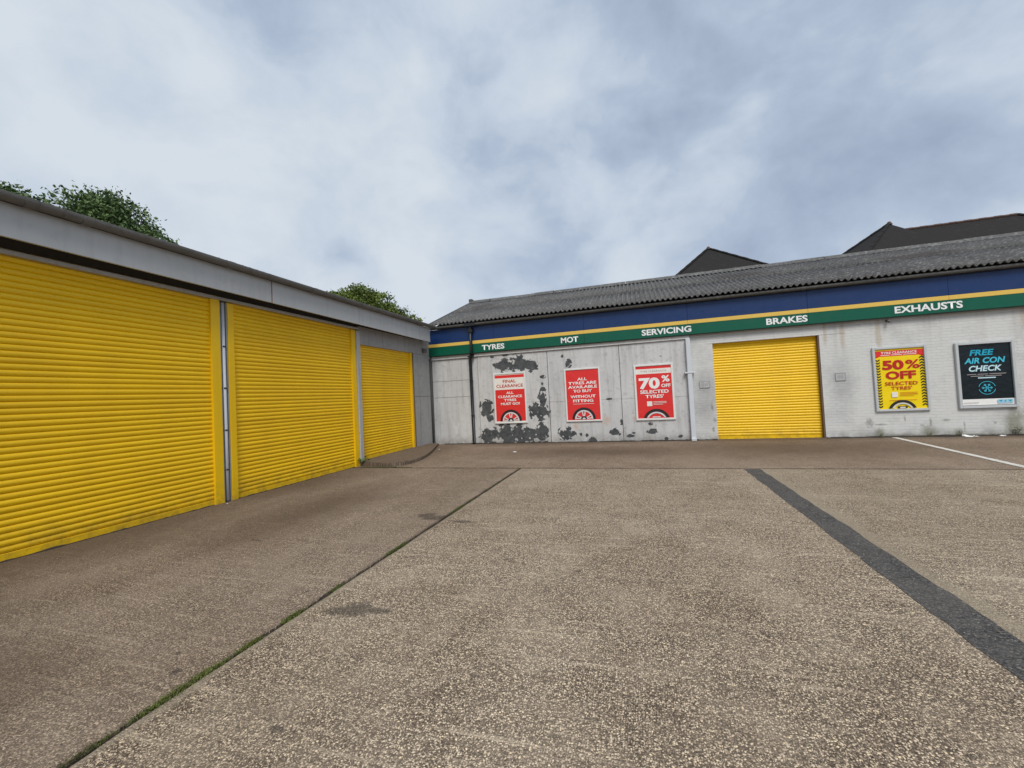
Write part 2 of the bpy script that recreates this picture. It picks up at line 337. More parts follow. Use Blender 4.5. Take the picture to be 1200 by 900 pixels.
def asphalt():
    mt, g, b = newmat('asphalt'); p = g.pos(); p = g.vm('MULTIPLY', p, (1, 1, 0))
    v = g.n('ShaderNodeTexVoronoi', {'Vector': p, 'Scale': 95.0}); cc = g.n('ShaderNodeSeparateColor', {0: v.outputs['Color']}).outputs[0]
    c = g.ramp(cc, [(0, .032), (.5, (.068, .063, .060)), (.9, (.12, .112, .104)), (1, (.22, .205, .185))])
    c = g.mix(g.remap(g.noise(p, 2, 5, .65), .4, .7, 0, .6), c, (.125, .115, .103))
    c = g.mix(g.remap(g.noise(p, 14, 5, .7), .60, .72, 0, .6), c, (.19, .17, .145))
    ck = g.n('ShaderNodeTexVoronoi', {'Vector': g.vm('ADD', p, g.vm('MULTIPLY', g.noise(p, 6, 3, .6, 0, True), (.12, .12, 0))), 'Scale': 2.4}, feature='DISTANCE_TO_EDGE').outputs[0]
    c = g.mix(g.remap(ck, .012, .003, 0, .5), c, (.016, .015, .014))
    setp(g, b, c, .88, g.bump(g.math('SUBTRACT', g.noise(p, 30, 4), v.outputs['Distance']), .8, .008), spec=.25); return mt
M_ASPH = asphalt()
def linepaint():
    mt, g, b = newmat('worn_line_paint'); p = g.pos()
    c = g.mix(g.remap(g.noise(p, 22, 5, .7), .55, .68, 0, .85), (.66, .63, .57), (.22, .19, .16))
    c = g.mix(g.remap(g.noise(p, 3, 3), .4, .7, 0, .3), c, (.40, .37, .32))
    setp(g, b, c, .7, g.bump(g.noise(p, 60, 3), .4, .004)); return mt
M_LINE = linepaint()
def leafmat(name, c0, c1, c2):
    mt, g, b = newmat(name); p = g.pos()
    c = g.mix(g.remap(g.noise(p, .9, 3), .35, .65), c0, c1); c = g.mix(g.remap(g.noise(p, 5, 2), .5, .72, 0, .8), c, c2)
    setp(g, b, c, .55, spec=.3); b.inputs['Transmission Weight'].default_value = 0.0
    try: b.inputs['Subsurface Weight'].default_value = 0.0
    except KeyError: pass
    return mt
M_LEAF1 = leafmat('deep_green_leaves', (.062, .115, .040), (.105, .170, .050), (.175, .225, .085))
M_LEAF2 = leafmat('olive_green_leaves', (.085, .130, .026), (.150, .20, .036), (.24, .265, .065))
M_MOSS = leafmat('moss', (.065, .090, .016), (.120, .145, .028), (.070, .065, .026))
M_WEED = leafmat('weed_leaves', (.060, .120, .018), (.085, .150, .025), (.12, .16, .05))
M_DRYW = leafmat('dry_weed_leaves', (.14, .145, .07), (.19, .175, .10), (.11, .14, .055))
M_BARK = flat('bark', (.075, .06, .048), .9)
M_SOIL = flat('dark_soil', (.035, .028, .022), .95)
def roofmat():
    mt, g, b = newmat('weathered_cement_sheet'); p = g.pos()
    oi = g.n('ShaderNodeObjectInfo').outputs['Random']
    c = g.mix(g.noise(p, 1.1, 5, .65), (.075, .073, .072), (.15, .147, .143)); c = g.mix(g.math('MULTIPLY', oi, .35), c, (.09, .088, .09))
    c = g.mix(g.remap(g.noise(p, 9, 6, .75), .50, .68, 0, .75), c, (.33, .325, .31))       # lichen
    c = g.mix(g.remap(g.noise(p, 14, 5, .7), .58, .70, 0, .9), c, (.035, .033, .033))
    sp = g.n('ShaderNodeSeparateXYZ', {0: p}); 
    bare = g.blobs(g.n('ShaderNodeCombineXYZ', {0: sp.outputs[0], 1: sp.outputs[1], 2: 0.0}).outputs[0],
                   [(3.35, 15.7, .75, .45), (8.15, 15.3, 1.0, .33), (-5.9, 15.6, .5, .5)], 'xy', .5, 1.6, .2, .3)
    c = g.mix(g.math('MULTIPLY', bare, .8), c, (.085, .076, .074))
    setp(g, b, c, .9, g.bump(g.noise(p, 28, 5, .7), .6, .01), spec=.2); return mt
M_ROOF = roofmat()
def tilemat(name, a, b_):
    mt, g, b = newmat(name); p = g.pos(); z = g.n('ShaderNodeSeparateXYZ', {0: p})
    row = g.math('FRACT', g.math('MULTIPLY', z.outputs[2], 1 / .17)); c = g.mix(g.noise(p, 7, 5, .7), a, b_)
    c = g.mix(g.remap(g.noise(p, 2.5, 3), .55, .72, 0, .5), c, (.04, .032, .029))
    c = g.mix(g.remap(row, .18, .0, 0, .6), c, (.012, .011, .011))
    setp(g, b, c, .85, g.bump(row, .6, .03), spec=.2); return mt
M_TILE = tilemat('dark_roof_tiles', (.015, .014, .0145), (.034, .031, .030))
M_TERRA = flat('terracotta_ridge', (.105, .062, .048), .85)
M_HBRICK = paint('house_brick', (.26, .13, .085), .85, .3, .4)

# ------------------------------------------------------------------ ground
def struct(o, label=None):
    o['kind'] = 'structure'
    if label: o['label'] = label
    return o
bm = bmesh.new(); bmesh.ops.create_grid(bm, x_segments=2, y_segments=2, size=900); bmesh.ops.translate(bm, vec=(0, 0, -.05), verts=bm.verts)
GROUND = struct(fin(bm, 'ground', M_SUB), 'bare ground reaching out beyond the concrete yard')
def jag(a, b, amp, step=.12, seed=0):
    """a ragged edge from a to b"""
    a, b = Vector(a), Vector(b); L = (b - a).length; n = max(2, int(L / step)); d = (b - a) / L; pn = Vector((-d.y, d.x)); out = []
    for k in range(n + 1):
        t = k / n; q = a + (b - a) * t
        s = (mnoise.noise(Vector((q.x * 2.1 + seed, q.y * 2.1, seed))) * .6 + mnoise.noise(Vector((q.x * 9 + seed, q.y * 9, seed))) * .4) * amp
        out.append(q + pn * s)
    return out
def slab(x0, x1, y0, y1, zf, material, label, jl=0.0, jr=0.0, jb=0.0, jf=0.0, seed=0, nx=14):
    """a cast bay: ragged joint edges, arrises worn down, sides going into the ground"""
    bm = bmesh.new(); ny = int((y1 - y0) / .085); rows = []
    def nz(a, k): return mnoise.noise(Vector((a * 2.1 + seed, k, seed))) * .6 + mnoise.noise(Vector((a * 8.7 + seed, k, seed))) * .4
    ts = [0, .0022] + [i / nx for i in range(1, nx)] + [1 - .0022, 1]
    for j in range(ny + 1):
        y = y0 + (y1 - y0) * j / ny; xl = x0 + nz(y, 1) * jl; xr = x1 + nz(y, 5) * jr; row = []
        for i, t in enumerate(ts):
            x = xl + (xr - xl) * t; yy = y
            if j == ny: yy += nz(x, 9) * jb
            if j == 0: yy += nz(x, 13) * jf
            e = .006 if (i in (0, len(ts) - 1) or j in (0, ny)) else 0.0
            row.append(bm.verts.new((x, yy, zf(x, yy) - e)))
        rows.append(row)
    for A, B in zip(rows, rows[1:]):
        for k in range(len(A) - 1): bm.faces.new((A[k], A[k + 1], B[k + 1], B[k]))
    rim = rows[0] + [r[-1] for r in rows[1:]] + rows[-1][-2::-1] + [r[0] for r in rows[-2:0:-1]]
    low = [bm.verts.new((v.co.x, v.co.y, -.048)) for v in rim]
    for k in range(len(rim)): bm.faces.new((rim[k], rim[(k + 1) % len(rim)], low[(k + 1) % len(rim)], low[k]))
    o = fin(bm, 'concrete_slab', material, GROUND); o['label'] = label; return o
JX, JY, W = -2.64, 8.92, .020          # joint lines
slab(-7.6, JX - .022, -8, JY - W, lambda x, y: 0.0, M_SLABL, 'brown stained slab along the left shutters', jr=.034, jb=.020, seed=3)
slab(JX + .020, 1.93, -8, JY - W, lambda x, y: .002, M_SLABM, 'middle slab with bared pebbles', jl=.026, jb=.016, seed=9)
slab(1.95, 17, -8, JY - W, lambda x, y: .003, M_SLABR, 'pale slab to the right of the asphalt strip', jb=.010, seed=12)
slab(-7.6, 17, JY + W, 13.6, lambda x, y: max(0, (y - JY) / (13.3 - JY)) * .05, M_SLABB, 'rear slab in front of the workshop wall', jf=.010, seed=15, nx=180)
# asphalt repair strip with ragged edges
pts = jag((1.805, 8.87), (1.785, -8), .034, .045, 21)[:-1] + jag((2.06, -8), (2.085, 8.87), .034, .045, 33)
bm = bmesh.new(); prism(bm, [(p.x, p.y) for p in pts], -.02, .0055); struct(fin(bm, 'asphalt_strip', M_ASPH), 'black asphalt repair strip running towards the workshop')
# painted line
bm = bmesh.new()
for ya, yb in ((8.96, 13.14), (3.0, 8.88)):
    n = 40; L_, R_ = [], []
    for k in range(n + 1):
        y = ya + (yb - ya) * k / n; xc = 6.03 + (y - 8.9) * .045; zb = max(0, (y - JY) / (13.3 - JY)) * .05 + .0075
        L_.append(bm.verts.new((xc - .06 + random.uniform(-.006, .006), y, zb))); R_.append(bm.verts.new((xc + .06 + random.uniform(-.006, .006), y, zb)))
    for k in range(n): bm.faces.new((L_[k], R_[k], R_[k + 1], L_[k + 1]))
struct(fin(bm, 'painted_line', M_LINE), 'worn white parking line on the concrete')
# raised ramp slab before the smallest shutter
rp = [(-7.3, 9.18), (-6.9, 9.10), (-6.4, 9.05), (-6.05, 9.07), (-5.86, 9.2), (-5.74, 9.5), (-5.74, 9.9), (-5.84, 10.4), (-6.02, 11.0), (-6.28, 11.7), (-6.55, 12.4), (-6.75, 12.95), (-7.3, 13.0)]
bm = bmesh.new(); f = prism(bm, rp, -.02, lambda x, y: .115 + (-7.1 - x) * .02 + (y - 9) * .004)
bmesh.ops.bevel(bm, geom=[e for e in f.edges], offset=.018, segments=2, affect='EDGES')
struct(fin(bm, 'concrete_ramp', M_RAMP), 'raised concrete apron with a curved edge before the smallest shutter')

# ------------------------------------------------------------------ roller shutters
SL = .0762
PROF = [(-.007, 0), (.001, .002), (.0075, .008), (.0130, .018), (.0165, .031), (.0165, .044), (.0135, .056), (.0085, .066), (.001, .0742), (-.007, SL)]
def shutter(parent, axis, plane, a0, a1, z0, z1, gl, gr, label, guide_out=.055):
    """curtain of curved laths; axis 'y': faces +X at x = plane; axis 'x': faces -Y at y = plane"""
    sgn = 1 if axis == 'y' else -1
    def U(d): return plane + sgn * d
    def BX(name, p0, p1, d0, d1, zz0, zz1, bev=.004):
        u0_, u1_ = sorted((U(d0), U(d1)))
        if axis == 'y': return box(name, u0_, u1_, p0, p1, zz0, zz1, M_YEL, sh, bev)
        return box(name, p0, p1, u0_, u1_, zz0, zz1, M_YEL, sh, bev)
    bm = bmesh.new(); prof = [(U(0), -.0) for _ in ()]
    sh = BX0(axis, plane, a0, a1, z0, parent, label, sgn)
    prof = [(sgn * d, z) for d, z in PROF] + [(-sgn * .012, SL), (-sgn * .012, 0)]
    sweep(bm, prof, axis, a0, a1); bmesh.ops.recalc_face_normals(bm, faces=bm.faces)
    me = bpy.data.meshes.new('slat'); bm.to_mesh(me); bm.free(); me.materials.append(M_YEL)
    k = 0; z = z0 + .085
    while z < z1 + .02:
        o = link('slat', me, None, sh)
        j = random.uniform(-.0028, .0028)
        o.location = (plane + j, 0, z) if axis == 'y' else (0, plane + j, z); z += SL; k += 1
    if gl: BX('guide_rail', a0 - .01, a0 + gl, -.03, guide_out, z0 - .005, z1 + .01)
    if gr: BX('guide_rail', a1 - gr, a1 + .01, -.03, guide_out, z0 - .005, z1 + .01)
    return sh
def BX0(axis, plane, a0, a1, z0, parent, label, sgn):
    # the bottom rail of the curtain carries the rest of the shutter
    u0_, u1_ = sorted((plane - sgn * .014, plane + sgn * .016))
    bm = bmesh.new()
    if axis == 'y': addbox(bm, u0_, u1_, a0, a1, z0, z0 + .083, .004)
    else: addbox(bm, a0, a1, u0_, u1_, z0, z0 + .083, .004)
    o = fin(bm, 'roller_shutter', M_YEL, parent); o['label'] = label; return o

# ------------------------------------------------------------------ left garage block
GB = thing('garage_block', 'low grey garage block with three yellow roller shutters on the left', 'building', (-7.3, 5, 0))
box('wall', -15.0, -14.8, -3, 13.25, -.05, 4.75, M_GREY, GB)
box('wall', -14.8, -7.4, -3, -2.8, -.05, 4.05, M_GREY, GB)
box('wall', -7.38, -7.09, -3, 1.84, -.05, 4.05, M_GREY, GB)
box('wall', -14.8, -7.4, 13.05, 13.25, -.05, 4.05, M_GREY, GB)
box('lintel', -7.38, -7.135, 1.845, 9.2, 3.56, 4.10, M_DARKST, GB)
box('steel_angle', -7.12, -7.03, 1.0, 9.26, 3.588, 3.640, M_STEEL, GB)
box('steel_angle', -7.13, -7.115, 1.0, 9.26, 3.53, 3.62, M_DARKST, GB)
shutter(GB, 'y', -7.118, 1.86, 5.455, .005, 3.58, .15, .15, 'nearest and widest yellow roller shutter')
shutter(GB, 'y', -7.118, 5.62, 9.13, .005, 3.56, .11, .15, 'second yellow roller shutter')
shutter(GB, 'y', -7.165, 9.31, 11.985, .115, 3.20, .06, .085, 'smallest yellow roller shutter by the corner', .07)
# channel post with a pale conduit between the two large shutters
bm = bmesh.new(); addbox(bm, -7.25, -7.15, 5.468, 5.607, -.03, 3.56, .003); addbox(bm, -7.149, -7.075, 5.4705, 5.486, -.03, 3.56, .002); addbox(bm, -7.149, -7.075, 5.589, 5.6045, -.03, 3.56, .002)
po = fin(bm, 'post', M_GREY, GB); po['label'] = 'dark channel post between the two large shutters'
bm = bmesh.new(); tube(bm, [(-7.085, 5.537, .02), (-7.085, 5.539, 1.2), (-7.09, 5.537, 3.56)], .026, 10); fin(bm, 'conduit', M_WPIPE, po, True)
for z in (.55, 1.25, 2.0, 2.75): box('clip', -7.15, -7.056, 5.515, 5.56, z, z + .03, M_DARKST, po, .002)
box('post', -7.30, -7.03, 9.146, 9.285, -.03, 3.56, M_STEEL, GB, .01)
box('header_panel', -7.38, -7.085, 9.29, 13.28, 3.215, 3.70, M_GREY, GB)
box('wall', -7.38, -7.15, 9.205, 13.28, 3.703, 4.10, M_DARKST, GB)
box('wall', -7.5, -7.3, 12.0, 13.30, -.03, 3.212, M_DARKST, GB)
box('wall_panel', -7.298, -7.09, 12.0, 13.33, 1.775, 3.212, M_GREY, GB, .006)
box('wall_panel', -7.298, -7.092, 12.0, 13.33, -.03, 1.767, M_GREY, GB, .006)
box('door_trim', -7.19, -7.075, 11.998, 12.04, .05, 3.22, M_BROWN, GB)
bm = bmesh.new(); tube(bm, [(-7.06, 13.16, .03), (-7.06, 13.16, 3.1)], .03, 8); fin(bm, 'conduit', M_DARKST, GB, True)
bm = bmesh.new(); addbox(bm, -7.085, -6.98, 12.63, 12.80, 3.28, 3.42, .015); addbox(bm, -6.98, -6.955, 12.66, 12.77, 3.30, 3.40, .01); fin(bm, 'wall_lamp', M_GUT, GB)
# fascia boards
FY = [-3.0, .2, 6.29, 8.91, 11.97, 12.66]
for a, b in zip(FY, FY[1:]):        # boards hang a little lower towards the corner
    a += .013 if a == 6.29 else .003; b -= .013 if b == 6.29 else .003
    bm = bmesh.new(); addbox(bm, -6.79, -6.75, a, b, 3.655, 4.10)
    for v in bm.verts:
        if v.co.z < 3.8: v.co.z = 3.705 - .0085 * (v.co.y - 2.7)
    fin(bm, 'fascia_board', M_FASC, GB)
box('joint_strip', -6.80, -6.756, 6.279, 6.301, 3.68, 4.09, M_RUST, GB, .001)
box('fascia_return', -7.08, -6.795, 12.62, 12.655, 3.66, 4.08, M_FASC, GB)
# gutter
def gutter(parent, axis, u, z, r, a0, a1, name, material, unions=()):
    bm = bmesh.new(); out = [(u + r * math.cos(t), z + r * math.sin(t)) for t in [math.pi + math.pi * k / 10 for k in range(11)]]
    out = [(u - r, z + .012)] + out + [(u + r, z + .012)]
    inn = [(u + (x - u) * .86, z + (y - z) * .86 + .002) for x, y in reversed(out)]
    sweep(bm, out + inn, axis, a0, a1); gt = fin(bm, name, material, parent, False)
    for a in unions:
        bm = bmesh.new(); o2 = [(u + (x - u) * 1.10, z + (y - z) * 1.12) for x, y in out]; sweep(bm, o2 + inn, axis, a - .05, a + .05); fin(bm, 'gutter_bracket', material, gt)
    return gt
gutter(GB, 'y', -6.675, 4.165, .078, -3, 12.80, 'gutter', M_GUT, (.6, 2.9, 3.42, 5.35, 7.3, 8.95, 10.9))
# roof of corrugated sheets
CW, CA = .146, .032
def corrmesh(length, ncor, up_axis='y', thick=.008):
    """sheet lying from u=0 (eave) to u=length, corrugations across x, height z"""
    bm = bmesh.new(); n = ncor * 8; rows = []
    for u in (0, length):
        for dz in (0, -thick): rows.append([bm.verts.new((k * CW / 8, u, CA * math.cos(2 * math.pi * k / 8) + dz)) for k in range(n + 1)])
    for A, B in ((rows[0], rows[2]), (rows[1], rows[3]), (rows[0], rows[1]), (rows[2], rows[3])):
        for k in range(n): bm.faces.new((A[k], A[k + 1], B[k + 1], B[k]))
    for k in (0, n): bm.faces.new((rows[0][k], rows[1][k], rows[3][k], rows[2][k]))
    bmesh.ops.recalc_face_normals(bm, faces=bm.faces)
    me = bpy.data.meshes.new('roof_sheet'); bm.to_mesh(me); bm.free(); me.materials.append(M_ROOF)
    for p in me.polygons: p.use_smooth = abs(p.normal.y) < .5
    return me
sheetL = corrmesh(8.5, 7); rfL = None
bm = bmesh.new(); a = [(-6.9, 4.10), (-14.9, 4.80), (-14.9, 4.86), (-6.9, 4.16)]; sweep(bm, a, 'y', -2.95, 12.7); rfL = fin(bm, 'roof', M_DARKST, GB); rfL['label'] = 'low grey roof of corrugated sheets over the garage block'
for k in range(16):
    y = -3 + k * 7 * CW
    if y + 7 * CW > 12.95: break
    o = link('roof_sheet', sheetL, None, rfL)
    e = Matrix.Translation((-6.67, y, 4.168 + random.uniform(-.008, .012) - .003 * (k % 2))) @ Matrix.Rotation(R(5.2), 4, Vector((0, 1, 0))) @ Matrix.Rotation(R(90), 4, 'Z')
    o.matrix_local = e

# ------------------------------------------------------------------ workshop at the back
WS = thing('tyre_workshop', 'long white tyre workshop with grey corrugated roof at the back', 'building', (4, 13.4, 0))
box('wall', -7.5, 1.39, 13.335, 13.55, -.05, 4.135, M_DARKST, WS)
# white painted brick wall round the door opening
bm = bmesh.new(); addbox(bm, 1.395, 2.115, 13.3, 13.55, -.05, 2.868); addbox(bm, 4.785, 17, 13.3, 13.55, -.05, 2.868); addbox(bm, 1.395, 17, 13.3, 13.55, 2.868, 4.12)
fin(bm, 'wall', M_BRICK, WS)['label'] = 'white painted brick wall'
box('lintel', 1.95, 5.4, 13.294, 13.2985, 2.872, 2.965, M_BRICK, WS, .002)
bm = bmesh.new(); addbox(bm, -6.88, -6.7, 13.36, 20.6, 0, 4.1); v = [bm.verts.new(q) for q in ((-6.86, 13.3, 4.1), (-6.86, 20.7, 4.1), (-6.86, 17, 5.80))]; bm.faces.new(v)
v2 = [bm.verts.new((q.co.x + .15, q.co.y, q.co.z)) for q in v]; bm.faces.new(v2)
for i in range(3): bm.faces.new((v[i], v[(i + 1) % 3], v2[(i + 1) % 3], v2[i]))
fin(bm, 'gable_wall', M_GREY, WS)
box('wall', -6.7, 17, 20.45, 20.7, 0, 4.1, M_BRICK, WS); box('wall', 16.8, 17.0, 13.56, 20.44, 0, 4.1, M_BRICK, WS)
# sheet panels in the left part
for z0, z1 in ((.045, 1.69), (1.70, 2.265), (2.275, 3.03)): box('wall_panel', -7.055, -5.63, 13.285, 13.33, z0, z1, M_PANEL, WS, .003)
box('wall_panel', -5.61, -5.31, 13.29, 13.33, .045, 3.05, M_PANEL, WS, .003)
for x0, x1, zs in ((-5.295, -2.85, (1.40,)), (-2.833, -.56, (1.37,)), (-.545, 1.375, (1.36,))):
    box('wall_panel', x0, x1, 13.272, 13.33, .05, zs[0] - .003, M_PANEL, WS, .003); box('wall_panel', x0, x1, 13.273, 13.33, zs[0] + .003, 3.05, M_PANEL, WS, .003)
box('trim_board', -7.05, -5.55, 13.235, 13.33, 3.04, 3.18, M_PANEL, WS); box('trim_board', -5.40, 1.50, 13.225, 13.33, 3.058, 3.18, M_TRIM, WS, .005)
# white square downpipe
bm = bmesh.new(); addbox(bm, 1.375, 1.505, 13.14, 13.262, .10, 3.055, .012); addbox(bm, 1.37, 1.51, 13.08, 13.25, .045, .13, .012)
dp = fin(bm, 'downpipe', M_WPIPE, WS); dp['label'] = 'white square downpipe between sheet panels and brick'
box('pipe_bracket', 1.30, 1.58, 13.128, 13.268, 2.03, 2.075, M_WPIPE, dp)
# black downpipe with hopper
bm = bmesh.new(); tube(bm, [(-5.42, 13.06, 4.06), (-5.42, 13.06, 3.22), (-5.44, 13.08, 3.12), (-5.52, 13.2, 3.0), (-5.535, 13.22, 2.9), (-5.535, 13.22, .12), (-5.535, 13.16, .055)], .052, 12)
bp = fin(bm, 'downpipe', M_BLACK, WS, True); bp['label'] = 'black round downpipe crossing the sign'
bm = bmesh.new(); addbox(bm, -5.50, -5.34, 12.99, 13.13, 3.86, 3.98, .02); fin(bm, 'pipe_collar', M_BLACK, bp)
for z in (2.2, 1.0): 
    bm = bmesh.new(); tube(bm, [(-5.535, 13.22, z), (-5.535, 13.22, z + .05)], .062, 12); fin(bm, 'pipe_collar', M_BLACK, bp)
box('pipe_collar', -5.60, -5.40, 13.10, 13.29, 3.05, 3.085, M_BLACK, bp)
box('eave_board', -6.96, 17, 13.118, 13.148, 4.104, 4.232, M_DARKST, WS, .002)
gt = gutter(WS, 'x', 13.05, 4.172, .062, -6.95, 17, 'gutter', M_GUT2, (-4.0, -1.9, .2, 2.3, 4.4, 6.5, 8.6)); box('gutter_outlet', -5.62, -5.22, 12.975, 13.125, 4.085, 4.20, M_BLACK, gt, .01)
shutter(WS, 'x', 13.44, 2.10, 4.80, .05, 2.90, 0, .03, 'yellow roller shutter in the brick wall')
box('jamb', 4.752, 4.783, 13.32, 13.43, .05, 2.865, M_BROWN, WS, .002)
bm = bmesh.new(); tube(bm, [(6.32, 13.31, 3.10), (6.32, 13.20, 3.10), (6.32, 13.18, 3.05)], .03, 8); fin(bm, 'overflow_pipe', M_GUT2, WS, True)
# roof
E0, Z0, E1, Z1 = 12.93, 4.245, 17.0, 5.86
ang = math.atan2(Z1 - Z0, E1 - E0); SLEN = math.hypot(E1 - E0, Z1 - Z0)
bm = bmesh.new(); sweep(bm, [(13.10, 4.13), (17.0, 5.72), (20.9, 4.13), (20.9, 4.18), (17.0, 5.78), (13.10, 4.18)], 'x', -6.84, 16.95)
RF = fin(bm, 'roof', M_DARKST, WS); RF['label'] = 'corrugated grey cement roof of the workshop'
half = corrmesh(SLEN / 2 + .10, 7)
for col_ in range(23):
    x = -6.93 + col_ * 7 * CW
    for row in range(2):
        o = link('roof_sheet', half, None, RF); u = row * (SLEN / 2 - .05)
        o.matrix_local = Matrix.Translation((x, E0 + math.cos(ang) * u + random.uniform(-.012, .012), Z0 + math.sin(ang) * u + row * .016 + (col_ % 2) * .004 + random.uniform(-.003, .004))) @ Matrix.Rotation(ang, 4, 'X')
        o2 = link('roof_sheet', half, None, RF)
        o2.matrix_local = Matrix.Translation((x + 7 * CW, 2 * E1 - (E0 + math.cos(ang) * u), Z0 + math.sin(ang) * u + row * .016 + (col_ % 2) * .004)) @ Matrix.Rotation(math.pi, 4, 'Z') @ Matrix.Rotation(ang, 4, 'X')
bm = bmesh.new(); cap = [(17 - .23, 5.80), (17 - .14, 5.885), (17 - .06, 5.945), (17, 5.96), (17 + .06, 5.945), (17 + .14, 5.885), (17 + .23, 5.80), (17 + .12, 5.86), (17, 5.93), (17 - .12, 5.86)]
sweep(bm, cap, 'x', 0, .96); bmesh.ops.recalc_face_normals(bm, faces=bm.faces); me = bpy.data.meshes.new('ridge_cap'); bm.to_mesh(me); bm.free(); me.materials.append(M_ROOF)
for k in range(25):
    o = link('ridge_cap', me, None, RF); o.location = (-6.97 + k * .955, 0, random.uniform(-.004, .012) + .006 * (k % 2)); o.rotation_euler = (0, random.uniform(-.006, .006), 0)
box('ridge_end', -7.02, -6.86, 16.88, 17.12, 5.88, 6.03, M_ROOF, RF, .02)
bm = bmesh.new()
for s in (-1, 1):
    A = [(-6.99, 17 + s * 4.07, 4.16), (-6.99, 17, 5.79), (-6.99, 17, 5.92), (-6.99, 17 + s * 4.07, 4.29)]
    va = [bm.verts.new(q) for q in A]; vb = [bm.verts.new((q[0] + .03, q[1], q[2])) for q in A]; bm.faces.new(va); bm.faces.new(vb)
    for i in range(4): bm.faces.new((va[i], va[(i + 1) % 4], vb[(i + 1) % 4], vb[i]))
fin(bm, 'verge_board', M_ROOF, RF)

# ------------------------------------------------------------------ lettering
def text_mesh(s, width, height, bold=.02, shear=0.0, extrude=0.0):
    """letters as a flat mesh, x across and y up, centred on the middle, scaled to width and height"""
    cu = bpy.data.curves.new('lettering', 'FONT'); cu.body = s; cu.size = 1.0; cu.offset = bold; cu.shear = shear; cu.resolution_u = 3; cu.extrude = extrude; cu.fill_mode = 'BOTH' if extrude else 'FRONT'
    ob = bpy.data.objects.new('lettering', cu); COL.objects.link(ob); bpy.context.view_layer.update()
    me = bpy.data.meshes.new_from_object(ob.evaluated_get(bpy.context.evaluated_depsgraph_get()))
    bpy.data.objects.remove(ob); bpy.data.curves.remove(cu)
    xs = [v.co.x for v in me.vertices]; ys = [v.co.y for v in me.vertices]
    x0, x1, y0, y1 = min(xs), max(xs), min(ys), max(ys); kx = width / (x1 - x0); ky = height / (y1 - y0) if height else kx
    for v in me.vertices: v.co = ((v.co.x - (x0 + x1) / 2) * kx, (v.co.y - (y0 + y1) / 2) * ky, v.co.z)
    me.name = 'lettering'; return me
def put_text(s, cx, y, cz, width, height, material, parent, bold=.02, shear=0.0, name='lettering'):
    me = text_mesh(s, width, height, bold, shear); me.materials.clear()
    for v in me.vertices: v.co = (v.co.x + cx, y, v.co.y + cz)
    return link(name, me, material, parent)

# ------------------------------------------------------------------ fascia sign
FS = thing('fascia_sign', 'long blue, yellow and green fascia sign listing tyre services', 'sign', (4, 13.2, 3.1))
SY = 13.15
px = [-7.3, -4.62, -1.58, 1.47, 4.52, 7.57, 10.6, 13.7, 17.0]
for k_, (xa, xb) in enumerate(zip(px, px[1:])):
    j = random.uniform(-.0025, .0025)
    box('green_panel', xa + .0015, xb - .0015, SY + j, 13.295, 3.18, 3.488, M_GREEN, FS, .004)
    box('yellow_stripe', xa + .0015, xb - .0015, SY - .003 + j, 13.29, 3.4885, 3.598, M_SYEL, FS, .003)
    box('blue_panel', xa + .0015, xb - .0015, SY - .001 + j, 13.295, 3.5985, 4.098, M_BLUE, FS, .004)
box('lower_edge', -7.3, 17, SY + .02, 13.22, 3.155, 3.1795, M_DARKST, FS, .002)
for s, x0, x1, zc in (('TYRES', -5.06, -4.25, 3.33), ('MOT', -2.33, -1.77, 3.335), ('SERVICING', .16, 1.555, 3.345), ('BRAKES', 3.50, 4.50, 3.342), ('EXHAUSTS', 6.44, 7.83, 3.348)):
    put_text(s, (x0 + x1) / 2, SY - .006, zc, x1 - x0, .182, M_LET, FS, .030)

